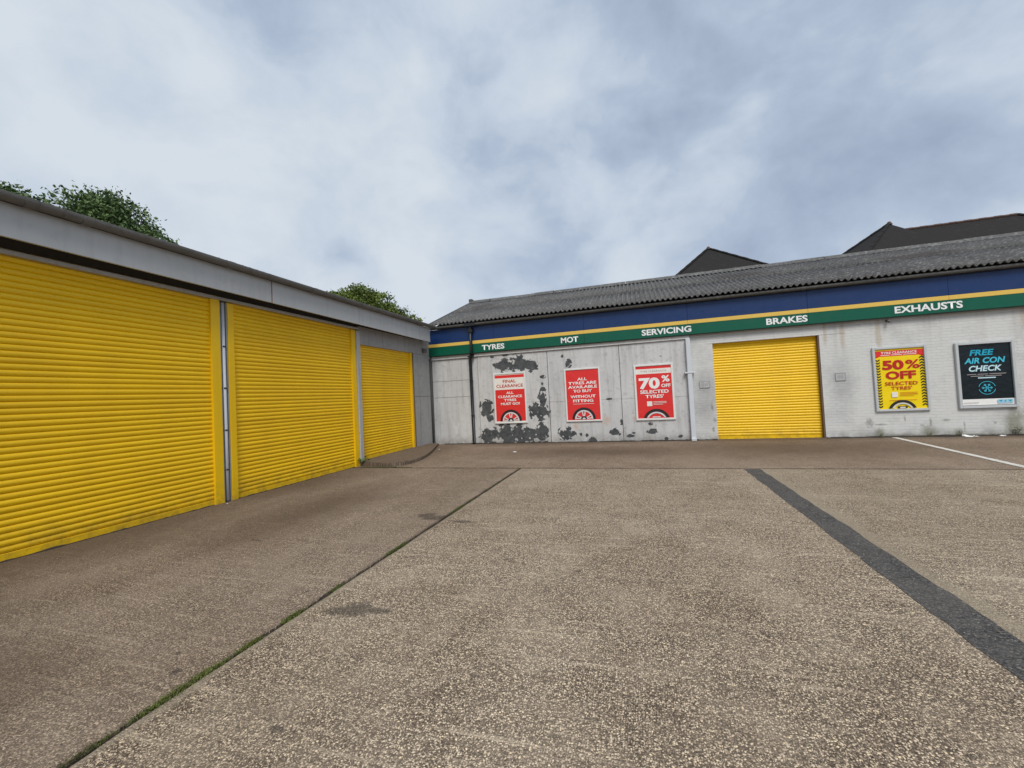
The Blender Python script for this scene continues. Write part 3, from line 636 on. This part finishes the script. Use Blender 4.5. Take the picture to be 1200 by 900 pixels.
# ------------------------------------------------------------------ posters
def ring(bm, cx, cz, r0_, r1_, y, zmin, a0=0, a1=360, seg=48):
    n = max(3, int(seg * (a1 - a0) / 360)); A, B = [], []
    for k in range(n + 1):
        t = R(a0 + (a1 - a0) * k / n); A.append(bm.verts.new((cx + r0_ * math.cos(t), y, cz + r0_ * math.sin(t)))); B.append(bm.verts.new((cx + r1_ * math.cos(t), y, cz + r1_ * math.sin(t))))
    for k in range(n): bm.faces.new((A[k], B[k], B[k + 1], A[k + 1]))
    if zmin is not None: bmesh.ops.bisect_plane(bm, geom=bm.verts[:] + bm.edges[:] + bm.faces[:], plane_co=(0, 0, zmin), plane_no=(0, 0, -1), clear_outer=True)
class Poster:
    def __init__(s, x0, x1, z0, z1, label, frame_mat, fw_, sheet_mat, wall=13.27, depth=.045, tilt=0.0, category='poster'):
        s.x0, s.x1, s.z0, s.z1, s.fw = x0, x1, z0, z1, fw_
        s.root = thing('poster_frame', label, category, ((x0 + x1) / 2, wall, z0), 'framed posters on the workshop wall')
        s.y = wall - .024; s.k = 0; bm = bmesh.new(); d0, d1 = wall - depth, wall - .002
        addbox(bm, x0, x0 + fw_, d0, d1, z0, z1, .008); addbox(bm, x1 - fw_, x1, d0, d1, z0, z1, .008)
        addbox(bm, x0 + fw_, x1 - fw_, d0 + .001, d1, z0 + .001, z0 + fw_, .006); addbox(bm, x0 + fw_, x1 - fw_, d0 + .001, d1, z1 - fw_, z1 - .001, .006)
        fin(bm, 'frame', frame_mat, s.root)
        bm = bmesh.new(); e = fw_ * .6; nx, nz = 10, 16; g_ = {}
        for i in range(nx + 1):
            for j in range(nz + 1): g_[i, j] = bm.verts.new((x0 + e + (x1 - x0 - 2 * e) * i / nx, s.y, z0 + e + (z1 - z0 - 2 * e) * j / nz))
        for i in range(nx):
            for j in range(nz): bm.faces.new((g_[i, j], g_[i + 1, j], g_[i + 1, j + 1], g_[i, j + 1]))
        fin(bm, 'poster_sheet', sheet_mat, s.root)
    def X(s, u): return s.x0 + (s.x1 - s.x0) * u
    def Z(s, v): return s.z1 - (s.z1 - s.z0) * v
    def lay(s): s.k += 1; return s.y - .0012 * s.k
    def rect(s, u0, u1, v0, v1, mat_, name='colour_panel'):
        y = s.lay(); bm = bmesh.new(); bm.faces.new([bm.verts.new((s.X(u), y, s.Z(v))) for u, v in ((u0, v1), (u1, v1), (u1, v0), (u0, v0))]); return fin(bm, name, mat_, s.root)
    def poly(s, polys, mat_, name='colour_panel'):
        y = s.lay(); bm = bmesh.new()
        for pl in polys: bm.faces.new([bm.verts.new((s.X(u), y, s.Z(v))) for u, v in pl])
        return fin(bm, name, mat_, s.root)
    def text(s, t, u, v, wu, hv, mat_, bold=.045, shear=0.0): return put_text(t, s.X(u), s.lay(), s.Z(v), wu * (s.x1 - s.x0), hv * (s.z1 - s.z0), mat_, s.root, bold, shear)
    def wheel(s, u, v, ru, vb, spoke=True):
        cx, cz, r, zb = s.X(u), s.Z(v), ru * (s.x1 - s.x0), s.Z(vb)
        bm = bmesh.new(); ring(bm, cx, cz, r * .80, r, s.lay(), zb); t = fin(bm, 'tyre_print', M_TYRE, s.root)
        bm = bmesh.new(); ring(bm, cx, cz, r * .66, r * .77, s.lay(), zb); fin(bm, 'rim_print', M_RIM, s.root)
        if spoke:
            for a in (18, 90, 162):
                bm = bmesh.new(); y = s.lay()
                for da in (-7, 7):
                    t0, t1 = R(a + da), R(a + da * 1.6); n = Vector((-math.sin(t0), 0, math.cos(t0))) * r * .045
                    p0 = Vector((cx + .15 * r * math.cos(t0), y, cz + .15 * r * math.sin(t0))); p1 = Vector((cx + .68 * r * math.cos(t1), y, cz + .68 * r * math.sin(t1)))
                    bm.faces.new([bm.verts.new(q) for q in (p0 - n, p1 - n, p1 + n, p0 + n)])
                bmesh.ops.bisect_plane(bm, geom=bm.verts[:] + bm.edges[:] + bm.faces[:], plane_co=(0, 0, zb), plane_no=(0, 0, -1), clear_outer=True)
                if len(bm.faces): fin(bm, 'spoke_print', M_RIM, s.root)
                else: bm.free()
            bm = bmesh.new(); ring(bm, cx, cz, r * .10, r * .26, s.lay(), zb); fin(bm, 'hub_print', M_TYRE, s.root)
            bm = bmesh.new(); ring(bm, cx, cz, .001, r * .13, s.lay(), zb); fin(bm, 'hub_print', M_RIM, s.root)
P = Poster(-4.745, -3.60, .715, 2.43, 'white framed red poster reading FINAL CLEARANCE between dark paint flakes', M_FWHITE, .055, M_CREAM)
P.rect(.05, .95, .05, .105, M_RED); P.rect(.05, .95, .335, .955, M_RED)
P.text('FINAL', .5, .172, .40, .060, M_DRED, .018); P.text('CLEARANCE', .5, .262, .82, .060, M_DRED, .018)
for t, v, wd in (('ALL', .40, .22), ('CLEARANCE', .472, .74), ('TYRES', .542, .38), ('MUST GO!', .614, .58)): P.text(t, .5, v, wd, .050, M_PWH, .026)
P.wheel(.5, .95, .33, .955)
P = Poster(-2.305, -1.168, .705, 2.41, 'white framed red poster reading ALL TYRES ARE AVAILABLE TO BUY', M_FWHITE, .05, M_RED)
for t, v, wd in (('ALL', .205, .27), ('TYRES ARE', .278, .78), ('AVAILABLE', .352, .81), ('TO BUY', .428, .52), ('WITHOUT', .532, .70), ('FITTING', .612, .56)): P.text(t, .5, v, wd, .054, M_PWH, .026)
P.rect(.21, .80, .668, .674, M_PWH, 'underline_print'); P.wheel(.5, .955, .325, .957)
P = Poster(-.146, .992, .68, 2.39, 'white framed red poster reading 70% OFF beside the white downpipe', M_FWHITE, .06, M_RED)
P.rect(.05, .95, .085, .175, M_CREAM); P.text('TYRE CLEARANCE', .5, .13, .66, .030, M_GRAYTX, .01)
P.text('70', .385, .345, .53, .205, M_PWH, .045); P.text('%', .80, .272, .20, .115, M_PWH, .03); P.text('OFF', .80, .395, .23, .062, M_PWH, .03)
P.text('SELECTED', .5, .495, .72, .062, M_PWH, .028); P.text("TYRES'", .5, .578, .46, .062, M_PWH, .028)
P.rect(.30, .43, .665, .75, M_CREAM, 'blank_square_print')
for v, wd in ((.672, .33), (.695, .33), (.718, .24)): P.rect(.46, .46 + wd, v, v + .008, M_CREAM, 'small_print')
P.wheel(.52, 1.03, .345, .955, False); P.rect(.42, .62, .935, .955, M_RIM, 'rim_print')
P = Poster(5.935, 7.09, .722, 2.415, 'grey framed yellow poster reading 50% OFF SELECTED TYRES', M_ALU, .06, M_PYEL, 13.298, .06)
P.rect(.05, .95, .062, .148, M_RED); P.poly([[(.05, .148), (.14, .148), (.05, .175)], [(.95, .148), (.86, .148), (.95, .175)]], M_DRED)
P.text('TYRE CLEARANCE', .5, .095, .66, .036, M_PWH, .015)
for u0, u1 in ((.16, .34), (.36, .56), (.58, .82)): P.rect(u0, u1, .126, .134, M_PWH, 'small_print')
for uc, n in ((.095, 18), (.905, 18)):
    y = P.lay(); bm = bmesh.new()
    for k in range(n):
        v = .185 + k * .0425; h = .020; du = .042; s_ = 1 if uc < .5 else -1
        for pl in ([(uc - du, v), (uc, v + .020 * s_ + .0), (uc, v + .020 * s_ + h), (uc - du, v + h)], [(uc, v + .020 * s_), (uc + du, v), (uc + du, v + h), (uc, v + .020 * s_ + h)]):
            bm.faces.new([bm.verts.new((P.X(u), y, P.Z(w_))) for u, w_ in pl])
    fin(bm, 'tyre_tread_print', M_PBLK, P.root)
P.text('50', .375, .285, .40, .150, M_DRED, .045); P.text('%', .735, .285, .26, .135, M_DRED, .02); P.text('OFF', .505, .445, .56, .125, M_DRED, .04)
P.text('SELECTED', .5, .573, .60, .054, M_DRED, .014); P.text("TYRES'", .5, .645, .38, .054, M_DRED, .014)
P.rect(.31, .42, .705, .785, M_CREAM, 'blank_square_print')
for v, wd in ((.715, .33), (.738, .33), (.76, .26), (.83, .5)): P.rect(.46 if v < .8 else .26, (.46 if v < .8 else .26) + wd, v, v + .006, M_DRED, 'small_print')
P.wheel(.49, 1.01, .265, .955, False); P.rect(.40, .58, .925, .955, M_TYRE, 'rim_print'); P.rect(.44, .54, .935, .955, M_RIM, 'rim_print')
P = Poster(7.66, 8.80, .735, 2.39, 'grey framed black poster reading FREE AIR CON CHECK', M_ALU, .062, M_NAVY, 13.298, .07)
P.rect(.05, .95, .865, .955, M_PWH)
P.text('FREE', .46, .165, .42, .088, M_CYAN, .03, .22); P.text('AIR CON', .50, .285, .70, .088, M_CYAN2, .03, .22); P.text('CHECK', .50, .405, .56, .088, M_ICE, .03, .22)
for u0, u1, v in ((.18, .34, .487), (.36, .54, .487), (.56, .84, .487), (.24, .46, .515), (.48, .76, .515)): P.rect(u0, u1, v, v + .010, M_GRAYTX, 'small_print')
P.rect(.36, .66, .540, .556, M_ICE, 'small_print')
cx, cz, rr = P.X(.50), P.Z(.70), .165
for a0, a1 in ((12, 168), (192, 348)):
    bm = bmesh.new(); ring(bm, cx, cz, rr * .93, rr, P.lay(), None, a0, a1); fin(bm, 'ring_print', M_CYAN2, P.root)
bm = bmesh.new(); y = P.lay()
for k in range(6):
    t = R(60 * k); d = Vector((math.cos(t), 0, math.sin(t))); n = Vector((-math.sin(t), 0, math.cos(t)))
    c = Vector((cx, y, cz)); wdt = .008
    bm.faces.new([bm.verts.new(q) for q in (c - n * wdt, c + d * rr * .66 - n * wdt, c + d * rr * .66 + n * wdt, c + n * wdt)])
    for sg in (-1, 1):
        b0 = c + d * rr * .36; dd = (d + n * sg * .9).normalized(); nn = Vector((-dd.z, 0, dd.x)) * .006
        bm.faces.new([bm.verts.new(q + Vector((0, -.0006 * (k + 1), 0))) for q in (b0 - nn, b0 + dd * rr * .25 - nn, b0 + dd * rr * .25 + nn, b0 + nn)])
fin(bm, 'snowflake_print', M_CYAN2, P.root)
P.rect(.66, .91, .878, .935, M_LOGO, 'logo_print')
P.poly([[(.675, .888), (.745, .888), (.71, .918)], [(.755, .915), (.785, .888), (.80, .888), (.79, .915)], [(.825, .888), (.90, .888), (.865, .920)]], M_CYAN, 'logo_print')
P.rect(.08, .34, .915, .922, M_GRAYTX, 'small_print')
# small wall plates left of and right of the brick bay shutter
def plate(x0, x1, z0, z1, label, txt, mat_f, mat_b):
    t = thing('wall_plate', label, 'sign', ((x0 + x1) / 2, 13.3, z0))
    box('plate', x0, x1, 13.285, 13.299, z0, z1, mat_b, t, .003); bm = bmesh.new(); e = .018
    for a in ((x0, x1, z0, z0 + e), (x0, x1, z1 - e, z1), (x0, x0 + e, z0 + e, z1 - e), (x1 - e, x1, z0 + e, z1 - e)): addbox(bm, a[0], a[1], 13.281, 13.2845, a[2], a[3])
    fin(bm, 'border', mat_f, t); xs = x0 + .05
    w_ = (x1 - x0 - .1); n = 4; bm = bmesh.new()
    for k in range(n): addbox(bm, xs + w_ * k / n, xs + w_ * (k + .62) / n, 13.282, 13.2845, z0 + .06, z1 - .065)
    fin(bm, 'faded_marks', mat_f, t)
M_FADE = paint('faded_plate', (.47, .47, .47), .6, .2, .3); M_FADE2 = flat('faded_plate_edge', (.35, .35, .35), .7)
plate(5.09, 5.33, 1.59, 1.80, 'small grey plate with faded marks right of the brick bay shutter', '', M_FADE2, M_FADE)
plate(1.70, 1.98, 1.58, 1.78, 'small faded plate by the white downpipe, left of the brick bay shutter', '', M_FADE2, M_FADE)

# ------------------------------------------------------------------ houses behind
def hip(name, base, apexes, zb, label):
    """house with a tiled hip roof: base corners in order, apexes = 1 or 2 ridge points"""
    cx = sum(p[0] for p in base) / 4; cy = sum(p[1] for p in base) / 4
    t = thing(name, label, 'house', (cx, cy, 0))
    bm = bmesh.new(); prism(bm, [(cx + (x - cx) * .93, cy + (y - cy) * .93) for x, y in base], -.05, zb + .05); fin(bm, 'wall', M_HBRICK, t)
    return t
def roofpart(parent, base, apexes, zb, name='roof', keep=None):
    bm = bmesh.new(); B = [bm.verts.new((x, y, zb)) for x, y in base]; A = [bm.verts.new(a) for a in apexes]
    if len(A) == 1:
        for k in range(4): bm.faces.new((B[k], B[(k + 1) % 4], A[0]))
        hips = [(B[k].co.copy(), A[0].co.copy()) for k in range(4)]
    else:
        bm.faces.new((B[0], B[1], A[1], A[0])); bm.faces.new((B[1], B[2], A[1])); bm.faces.new((B[2], B[3], A[0], A[1])); bm.faces.new((B[3], B[0], A[0]))
        hips = [(B[0].co.copy(), A[0].co.copy()), (B[3].co.copy(), A[0].co.copy()), (B[1].co.copy(), A[1].co.copy()), (B[2].co.copy(), A[1].co.copy()), (A[0].co.copy(), A[1].co.copy())]
    if keep is not None: hips = [hips[k] for k in keep]
    bm.faces.new(B); rf = fin(bm, name, M_TILE, parent)
    for a, b in hips:
        n = max(3, int((b - a).length / .33)); bm = bmesh.new()
        for k in range(n):
            p, q = a.lerp(b, k / n), a.lerp(b, (k + .96) / n); dz = Vector((0, 0, .02 + (.012 if k % 2 else 0))); tube(bm, [p + dz, q + dz], .085, 6)
        fin(bm, 'ridge_tiles', M_TERRA if abs(a.z - b.z) < .1 else M_TILE, rf)
    bm = bmesh.new(); tp = A_top = Vector(apexes[0]); tube(bm, [tp + Vector((0, 0, -.05)), tp + Vector((0, 0, .13))], [.16, .07], 8); fin(bm, 'ridge_finial', M_TERRA, rf)
    return rf
b1 = [(.3, 25.5), (11.2, 26.5), (11.6, 35), (-.6, 34.5)]
h = hip('house', b1, None, 6.5, 'house with one dark pyramid roof peak, left of the other, behind the workshop'); roofpart(h, b1, [(4.91, 30, 10.80)], 6.5)
b2 = [(10.4, 25.3), (18.6, 26.2), (18.4, 34), (8.0, 31.4)]; b3 = [(12, 26.0), (25.6, 26.0), (25.6, 36), (12, 36)]
h = hip('house', b3, None, 6.5, 'house with a dark hipped roof and long ridge, rightmost behind the workshop'); roofpart(h, b3, [(15.2, 30, 10.26), (20.55, 30, 10.26)], 6.5); roofpart(h, b2, [(14.77, 30, 10.76)], 6.52, 'roof', (0, 3))
bm = bmesh.new(); prism(bm, [(13.3 + (x - 13.3) * .9, 29 + (y - 29) * .9) for x, y in b2], -.05, 6.5); fin(bm, 'wall', M_HBRICK, h)

# ------------------------------------------------------------------ trees
def tree(label, base, lobes, leaf_mat, clumps, seed, leaf=.15, trunk_r=.22):
    rnd = random.Random(seed); t = thing('tree', label, 'tree', base, 'trees behind the garage block')
    bm = bmesh.new(); top = Vector(lobes[0][:3]); b = Vector(base)
    tube(bm, [b + Vector((0, 0, -.1)), b.lerp(top, .35) + Vector((.1, .08, 0)), b.lerp(top, .7), top], [trunk_r * 1.3, trunk_r, trunk_r * .7, trunk_r * .25], 10)
    for (x, y, z, rx, ry, rz) in lobes:
        for _ in range(4):
            q = Vector((x + rnd.uniform(-.6, .6) * rx, y + rnd.uniform(-.6, .6) * ry, z + rnd.uniform(-.1, .7) * rz)); s = b.lerp(top, rnd.uniform(.4, .75))
            tube(bm, [s, s.lerp(q, .5) + Vector((0, 0, .2)), q], [trunk_r * .35, trunk_r * .2, .02], 6)
    fin(bm, 'trunk', M_BARK, t, True)
    verts, faces = [], []
    vol = [l[3] * l[4] * l[5] for l in lobes]
    for _ in range(clumps):
        l = rnd.choices(lobes, vol)[0]
        while True:
            d = Vector((rnd.gauss(0, 1), rnd.gauss(0, 1), rnd.gauss(0, 1))).normalized()
            if d.z > -.75: break
        k = rnd.uniform(.30, 1.0) ** .5 * .93 * (1 + .26 * mnoise.noise(d * 2.3 + Vector((seed, l[0], l[2])))) 
        c = Vector((l[0] + d.x * l[3] * k, l[1] + d.y * l[4] * k, l[2] + d.z * l[5] * k)); cr = rnd.uniform(.16, .42)
        for _ in range(rnd.randint(12, 22)):
            o = c + Vector((rnd.gauss(0, .5), rnd.gauss(0, .5), rnd.gauss(0, .36))) * cr
            n = (Vector((rnd.gauss(0, 1), rnd.gauss(0, 1), rnd.gauss(.5, 1)))).normalized(); a = n.cross(Vector((rnd.gauss(0, 1), rnd.gauss(0, 1), rnd.gauss(0, 1)))).normalized(); b_ = n.cross(a)
            s = leaf * rnd.uniform(.6, 1.25); i0 = len(verts)
            verts += [o - a * s * .5, o + b_ * s * .32 + n * s * .06, o + a * s * .5, o - b_ * s * .32 + n * s * .06]; faces.append((i0, i0 + 1, i0 + 2, i0 + 3))
    me = bpy.data.meshes.new('crown'); me.from_pydata(verts, [], faces); me.update(); link('crown', me, leaf_mat, t)
tree('tall rounded dark green tree over the nearest shutter', (-22, 12.2, 0), [(-22, 12.05, 8.6, 2.7, 2.55, 3.0), (-21.9, 13.4, 8.4, 1.9, 1.5, 2.0), (-22.1, 10.8, 8.2, 1.8, 1.4, 2.0), (-22, 11.7, 9.9, 1.6, 1.3, 1.6)], M_LEAF1, 2400, 5)
tree('partly hidden dark green tree at the left picture edge', (-24, 8.4, 0), [(-24, 8.4, 9.5, 1.7, 1.3, 2.1), (-24, 9.7, 9.6, 1.5, .8, 1.9), (-24.1, 10.5, 9.5, 1.2, .8, 1.8), (-24.0, 11.4, 8.9, 1.2, .9, 1.7), (-24, 7.3, 9.9, 1.3, 1.2, 2.1)], M_LEAF1, 1300, 11)
tree('olive green tree above the corner where the buildings meet', (-18, 25, 0), [(-18, 24.2, 7.6, 2.3, 2.5, 2.35), (-18.2, 22.2, 7.4, 1.9, 1.8, 1.7), (-18, 27.0, 7.4, 1.8, 1.9, 1.9), (-17.8, 29.4, 7.2, 1.5, 1.8, 1.7), (-17.7, 31.4, 6.9, 1.2, 1.3, 1.45)], M_LEAF2, 2900, 17, .17)

# ------------------------------------------------------------------ moss, weeds, dirt, litter
def blades(name, spots, material, seed, kind_label):
    rnd = random.Random(seed); verts, faces = [], []
    for (x, y, z, s, lean) in spots:
        a = rnd.uniform(0, 6.28); d = Vector((math.cos(a), math.sin(a), 0)); h = Vector((rnd.gauss(0, lean), rnd.gauss(0, lean), 1)).normalized() * s
        o = Vector((x, y, z)); i0 = len(verts); verts += [o - d * s * .22, o + d * s * .22, o + h]; faces.append((i0, i0 + 1, i0 + 2))
    me = bpy.data.meshes.new(name); me.from_pydata(verts, [], faces); o = link(name, me, material); o['kind'] = 'stuff'; o['label'] = kind_label; return o
rnd = random.Random(3); spots = []
def mossy(y):
    v = mnoise.noise(Vector((0, y * 1.3, 4.4))) * .7 + mnoise.noise(Vector((2, y * 5.1, 1.4))) * .75
    base = .36 if y < 2.7 else (.06 if y < 4.6 else -.35)
    return base + v
y = .9
while y < 8.85:
    mval = mossy(y)
    if mval > 0:
        for _ in range(int(30 * min(1, mval * 1.8)) + 1): spots.append((JX - .004 + rnd.gauss(0, .009 + .013 * max(0, mval)), y + rnd.uniform(-.01, .01), -.008 + rnd.uniform(0, .014), rnd.uniform(.007, .017), 1.1))
    y += .006
for _ in range(1800):
    x = rnd.uniform(-6.9, -5.4); spots.append((x, JY + rnd.gauss(0, .012) + (.06 if x < -5.9 else 0), -.01 + rnd.uniform(0, .01), rnd.uniform(.012, .03), .7))
for _ in range(500):
    x = rnd.uniform(-5.4, 1.6)
    if mnoise.noise(Vector((x * 1.7, 3, 0))) > .1: spots.append((x, JY + rnd.gauss(0, .006), -.015, rnd.uniform(.010, .018), .7))
blades('moss', spots, M_MOSS, 4, 'green moss growing in the joints of the concrete')
bm = bmesh.new()
for (a, b, wdt) in (((JX, -8), (JX, JY), .03), ((-7, JY), (17, JY), .02)):
    pts = jag(a, b, 0, .4); d = Vector(b) - Vector(a); pn = Vector((-d.y, d.x)).normalized() * wdt
    prism(bm, [(p + pn).to_tuple() for p in pts] + [(p - pn).to_tuple() for p in reversed(pts)], -.04, -.021)
so = fin(bm, 'soil', M_SOIL); so['kind'] = 'stuff'; so['label'] = 'dark soil packed in the joints of the concrete'
# dirt along the foot of the workshop wall and shutters
def dirtline(a, b, wdt, hgt, zf, nrm, seed):
    bm = bmesh.new(); rnd = random.Random(seed); a, b = Vector(a), Vector(b); n = int((b - a).length / .06); A, B, C = [], [], []
    for k in range(n + 1):
        p = a.lerp(b, k / n); s = .35 + .65 * abs(mnoise.noise(Vector((p.x * 1.7, p.y * 1.7, seed)))) + .3 * rnd.random(); q = p + Vector(nrm) * wdt * s
        A.append(bm.verts.new((p.x, p.y, zf(p) + hgt * s))); B.append(bm.verts.new(((p.x + q.x) / 2, (p.y + q.y) / 2, zf(p) + hgt * s * .55 * rnd.uniform(.6, 1.2)))); C.append(bm.verts.new((q.x, q.y, zf(q) - .004)))
    for k in range(n): bm.faces.new((A[k], A[k + 1], B[k + 1], B[k])); bm.faces.new((B[k], B[k + 1], C[k + 1], C[k]))
    return bm
zr = lambda p: max(0, (p.y - JY) / (13.3 - JY)) * .05
for a, b, nrm, zf, sd_, wd in (((-6.7, 13.285), (2.1, 13.285), (0, -1), zr, 1, .16), ((4.79, 13.30), (16.9, 13.30), (0, -1), zr, 2, .22), ((-7.13, -2.9), (-7.13, 9.1), (1, 0), lambda p: 0, 3, .09)):
    o = fin(dirtline(a, b, wd, .035, zf, nrm, sd_), 'dirt', M_SOIL); o['kind'] = 'stuff'; o['label'] = 'dark dirt gathered along the foot of the wall'
# loose grit
verts, faces = [], []; rnd = random.Random(9)
for _ in range(2600):
    yv = rnd.uniform(1.0, 12.9); xv = rnd.uniform(-6.9, 9.0) if yv > 3 else rnd.uniform(-5, 4)
    if -5.0 > xv and yv > 9: continue
    s = rnd.uniform(.003, .007) * (1.5 if rnd.random() < .06 else 1); c = Vector((xv, yv, zr(Vector((xv, yv))) + s * .6 + (.008 if 1.7 < xv < 2.15 else .002))); i0 = len(verts)
    verts += [c + Vector((s * rnd.uniform(.7, 1.4), 0, 0)), c + Vector((0, s * rnd.uniform(.7, 1.3), 0)), c - Vector((s, 0, 0)), c - Vector((0, s, 0)), c + Vector((0, 0, s * .8)), c - Vector((0, 0, s))]
    for a, b_ in ((0, 1), (1, 2), (2, 3), (3, 0)): faces += [(i0 + a, i0 + b_, i0 + 4), (i0 + b_, i0 + a, i0 + 5)]
me = bpy.data.meshes.new('grit'); me.from_pydata(verts, [], faces)
def gritmat():
    mt, g, b = newmat('grit'); setp(g, b, g.ramp(g.noise(g.pos(), 9, 2, .5), [(.3, (.06, .05, .045)), (.5, (.2, .17, .14)), (.7, (.5, .45, .36))]), .9); return mt
o = link('grit', me, gritmat()); o['kind'] = 'stuff'; o['label'] = 'loose grit scattered over the yard'
# weeds
def weed(label, x, y, z, h, n, material, seed, spread=.5, leafw=.28, group=None):
    rnd = random.Random(seed); t = thing('weed', label, 'plant', (x, y, z), group); st = bmesh.new(); verts, faces = [], []
    for k in range(n):
        a = rnd.uniform(0, 6.28); tip = Vector((math.cos(a) * spread * h * rnd.uniform(.2, 1), -abs(math.sin(a)) * spread * h * rnd.uniform(.2, 1), h * rnd.uniform(.55, 1))); o = Vector((x, y, z)) + Vector((rnd.gauss(0, .02), rnd.gauss(0, .012), 0))
        md = o + tip * .55 + Vector((0, 0, h * .1)); tube(st, [o, md, o + tip], [.004, .003, .0015], 5)
        for j in range(5):
            tt = (j + 1) / 5; p = o.lerp(md, tt * 2) if tt < .5 else md.lerp(o + tip, tt * 2 - 1); aa = rnd.uniform(0, 6.28); d = Vector((math.cos(aa), math.sin(aa), rnd.uniform(-.2, .7))).normalized(); s = h * rnd.uniform(.18, .34)
            w_ = d.cross(Vector((0, 0, 1))).normalized() * s * leafw; i0 = len(verts); nz = Vector((0, 0, s * .12))
            verts += [p, p + d * s * .5 + w_ + nz, p + d * s, p + d * s * .5 - w_ + nz]; faces.append((i0, i0 + 1, i0 + 2, i0 + 3))
    fin(st, 'stem', material, t); me = bpy.data.meshes.new('leaves'); me.from_pydata(verts, [], faces); link('leaves', me, material, t)
weed('bright green weed at the foot of the post beside the smallest shutter', -6.98, 9.2, .0, .24, 14, M_WEED, 1, .8, .42)
for i, (x, h, n, mt_, lb) in enumerate(((5.98, .12, 6, M_DRYW, 'short weed at the wall foot under the left edge of the yellow poster'), (7.02, .13, 6, M_DRYW, 'tuft of weeds at the wall foot below the right edge of the yellow poster'),
        (7.60, .16, 6, M_DRYW, 'weed at the wall foot beside the white scrap'), (8.72, .26, 6, M_DRYW, 'tall dry weed against the wall under the black poster corner'), (9.25, .32, 6, M_DRYW, 'tallest dry weed at the right picture edge against the wall'))):
    weed(lb, x, 13.24, .045, h, n, mt_, 20 + i, .30, .14, 'weeds along the workshop wall')
# litter
def scrap(label, x, y, z, s, seed, flatk=.5, cat='litter'):
    rnd = random.Random(seed); bm = bmesh.new(); n = 5; g_ = {}
    for i in range(n + 1):
        for j in range(n + 1): g_[i, j] = bm.verts.new((x + (i / n - .5) * s + rnd.uniform(-.1, .1) * s, y + (j / n - .5) * s * .7 + rnd.uniform(-.1, .1) * s, z + abs(rnd.gauss(0, .22)) * s * flatk + .002))
    for i in range(n):
        for j in range(n): bm.faces.new((g_[i, j], g_[i + 1, j], g_[i + 1, j + 1], g_[i, j + 1]))
    tag(fin(bm, 'paper_scrap', M_PAPER), label, cat, 'scraps of litter')
scrap('crumpled white paper scrap on the rear slab before the left red poster', -3.47, 11.18, .03, .10, 1, 1.0)
scrap('flat white scrap lying at the wall foot between the two right posters', 7.72, 13.08, .05, .26, 2, .25)
scrap('small pale scrap at the wall foot under the black poster', 8.35, 13.1, .05, .10, 3, .5)
scrap('tiny white scrap on the ground by the channel post', -6.93, 5.40, .0, .03, 4, .6)
scrap('tiny pale scrap beside the curved apron edge', -6.2, 11.9, .045, .06, 6, .6)
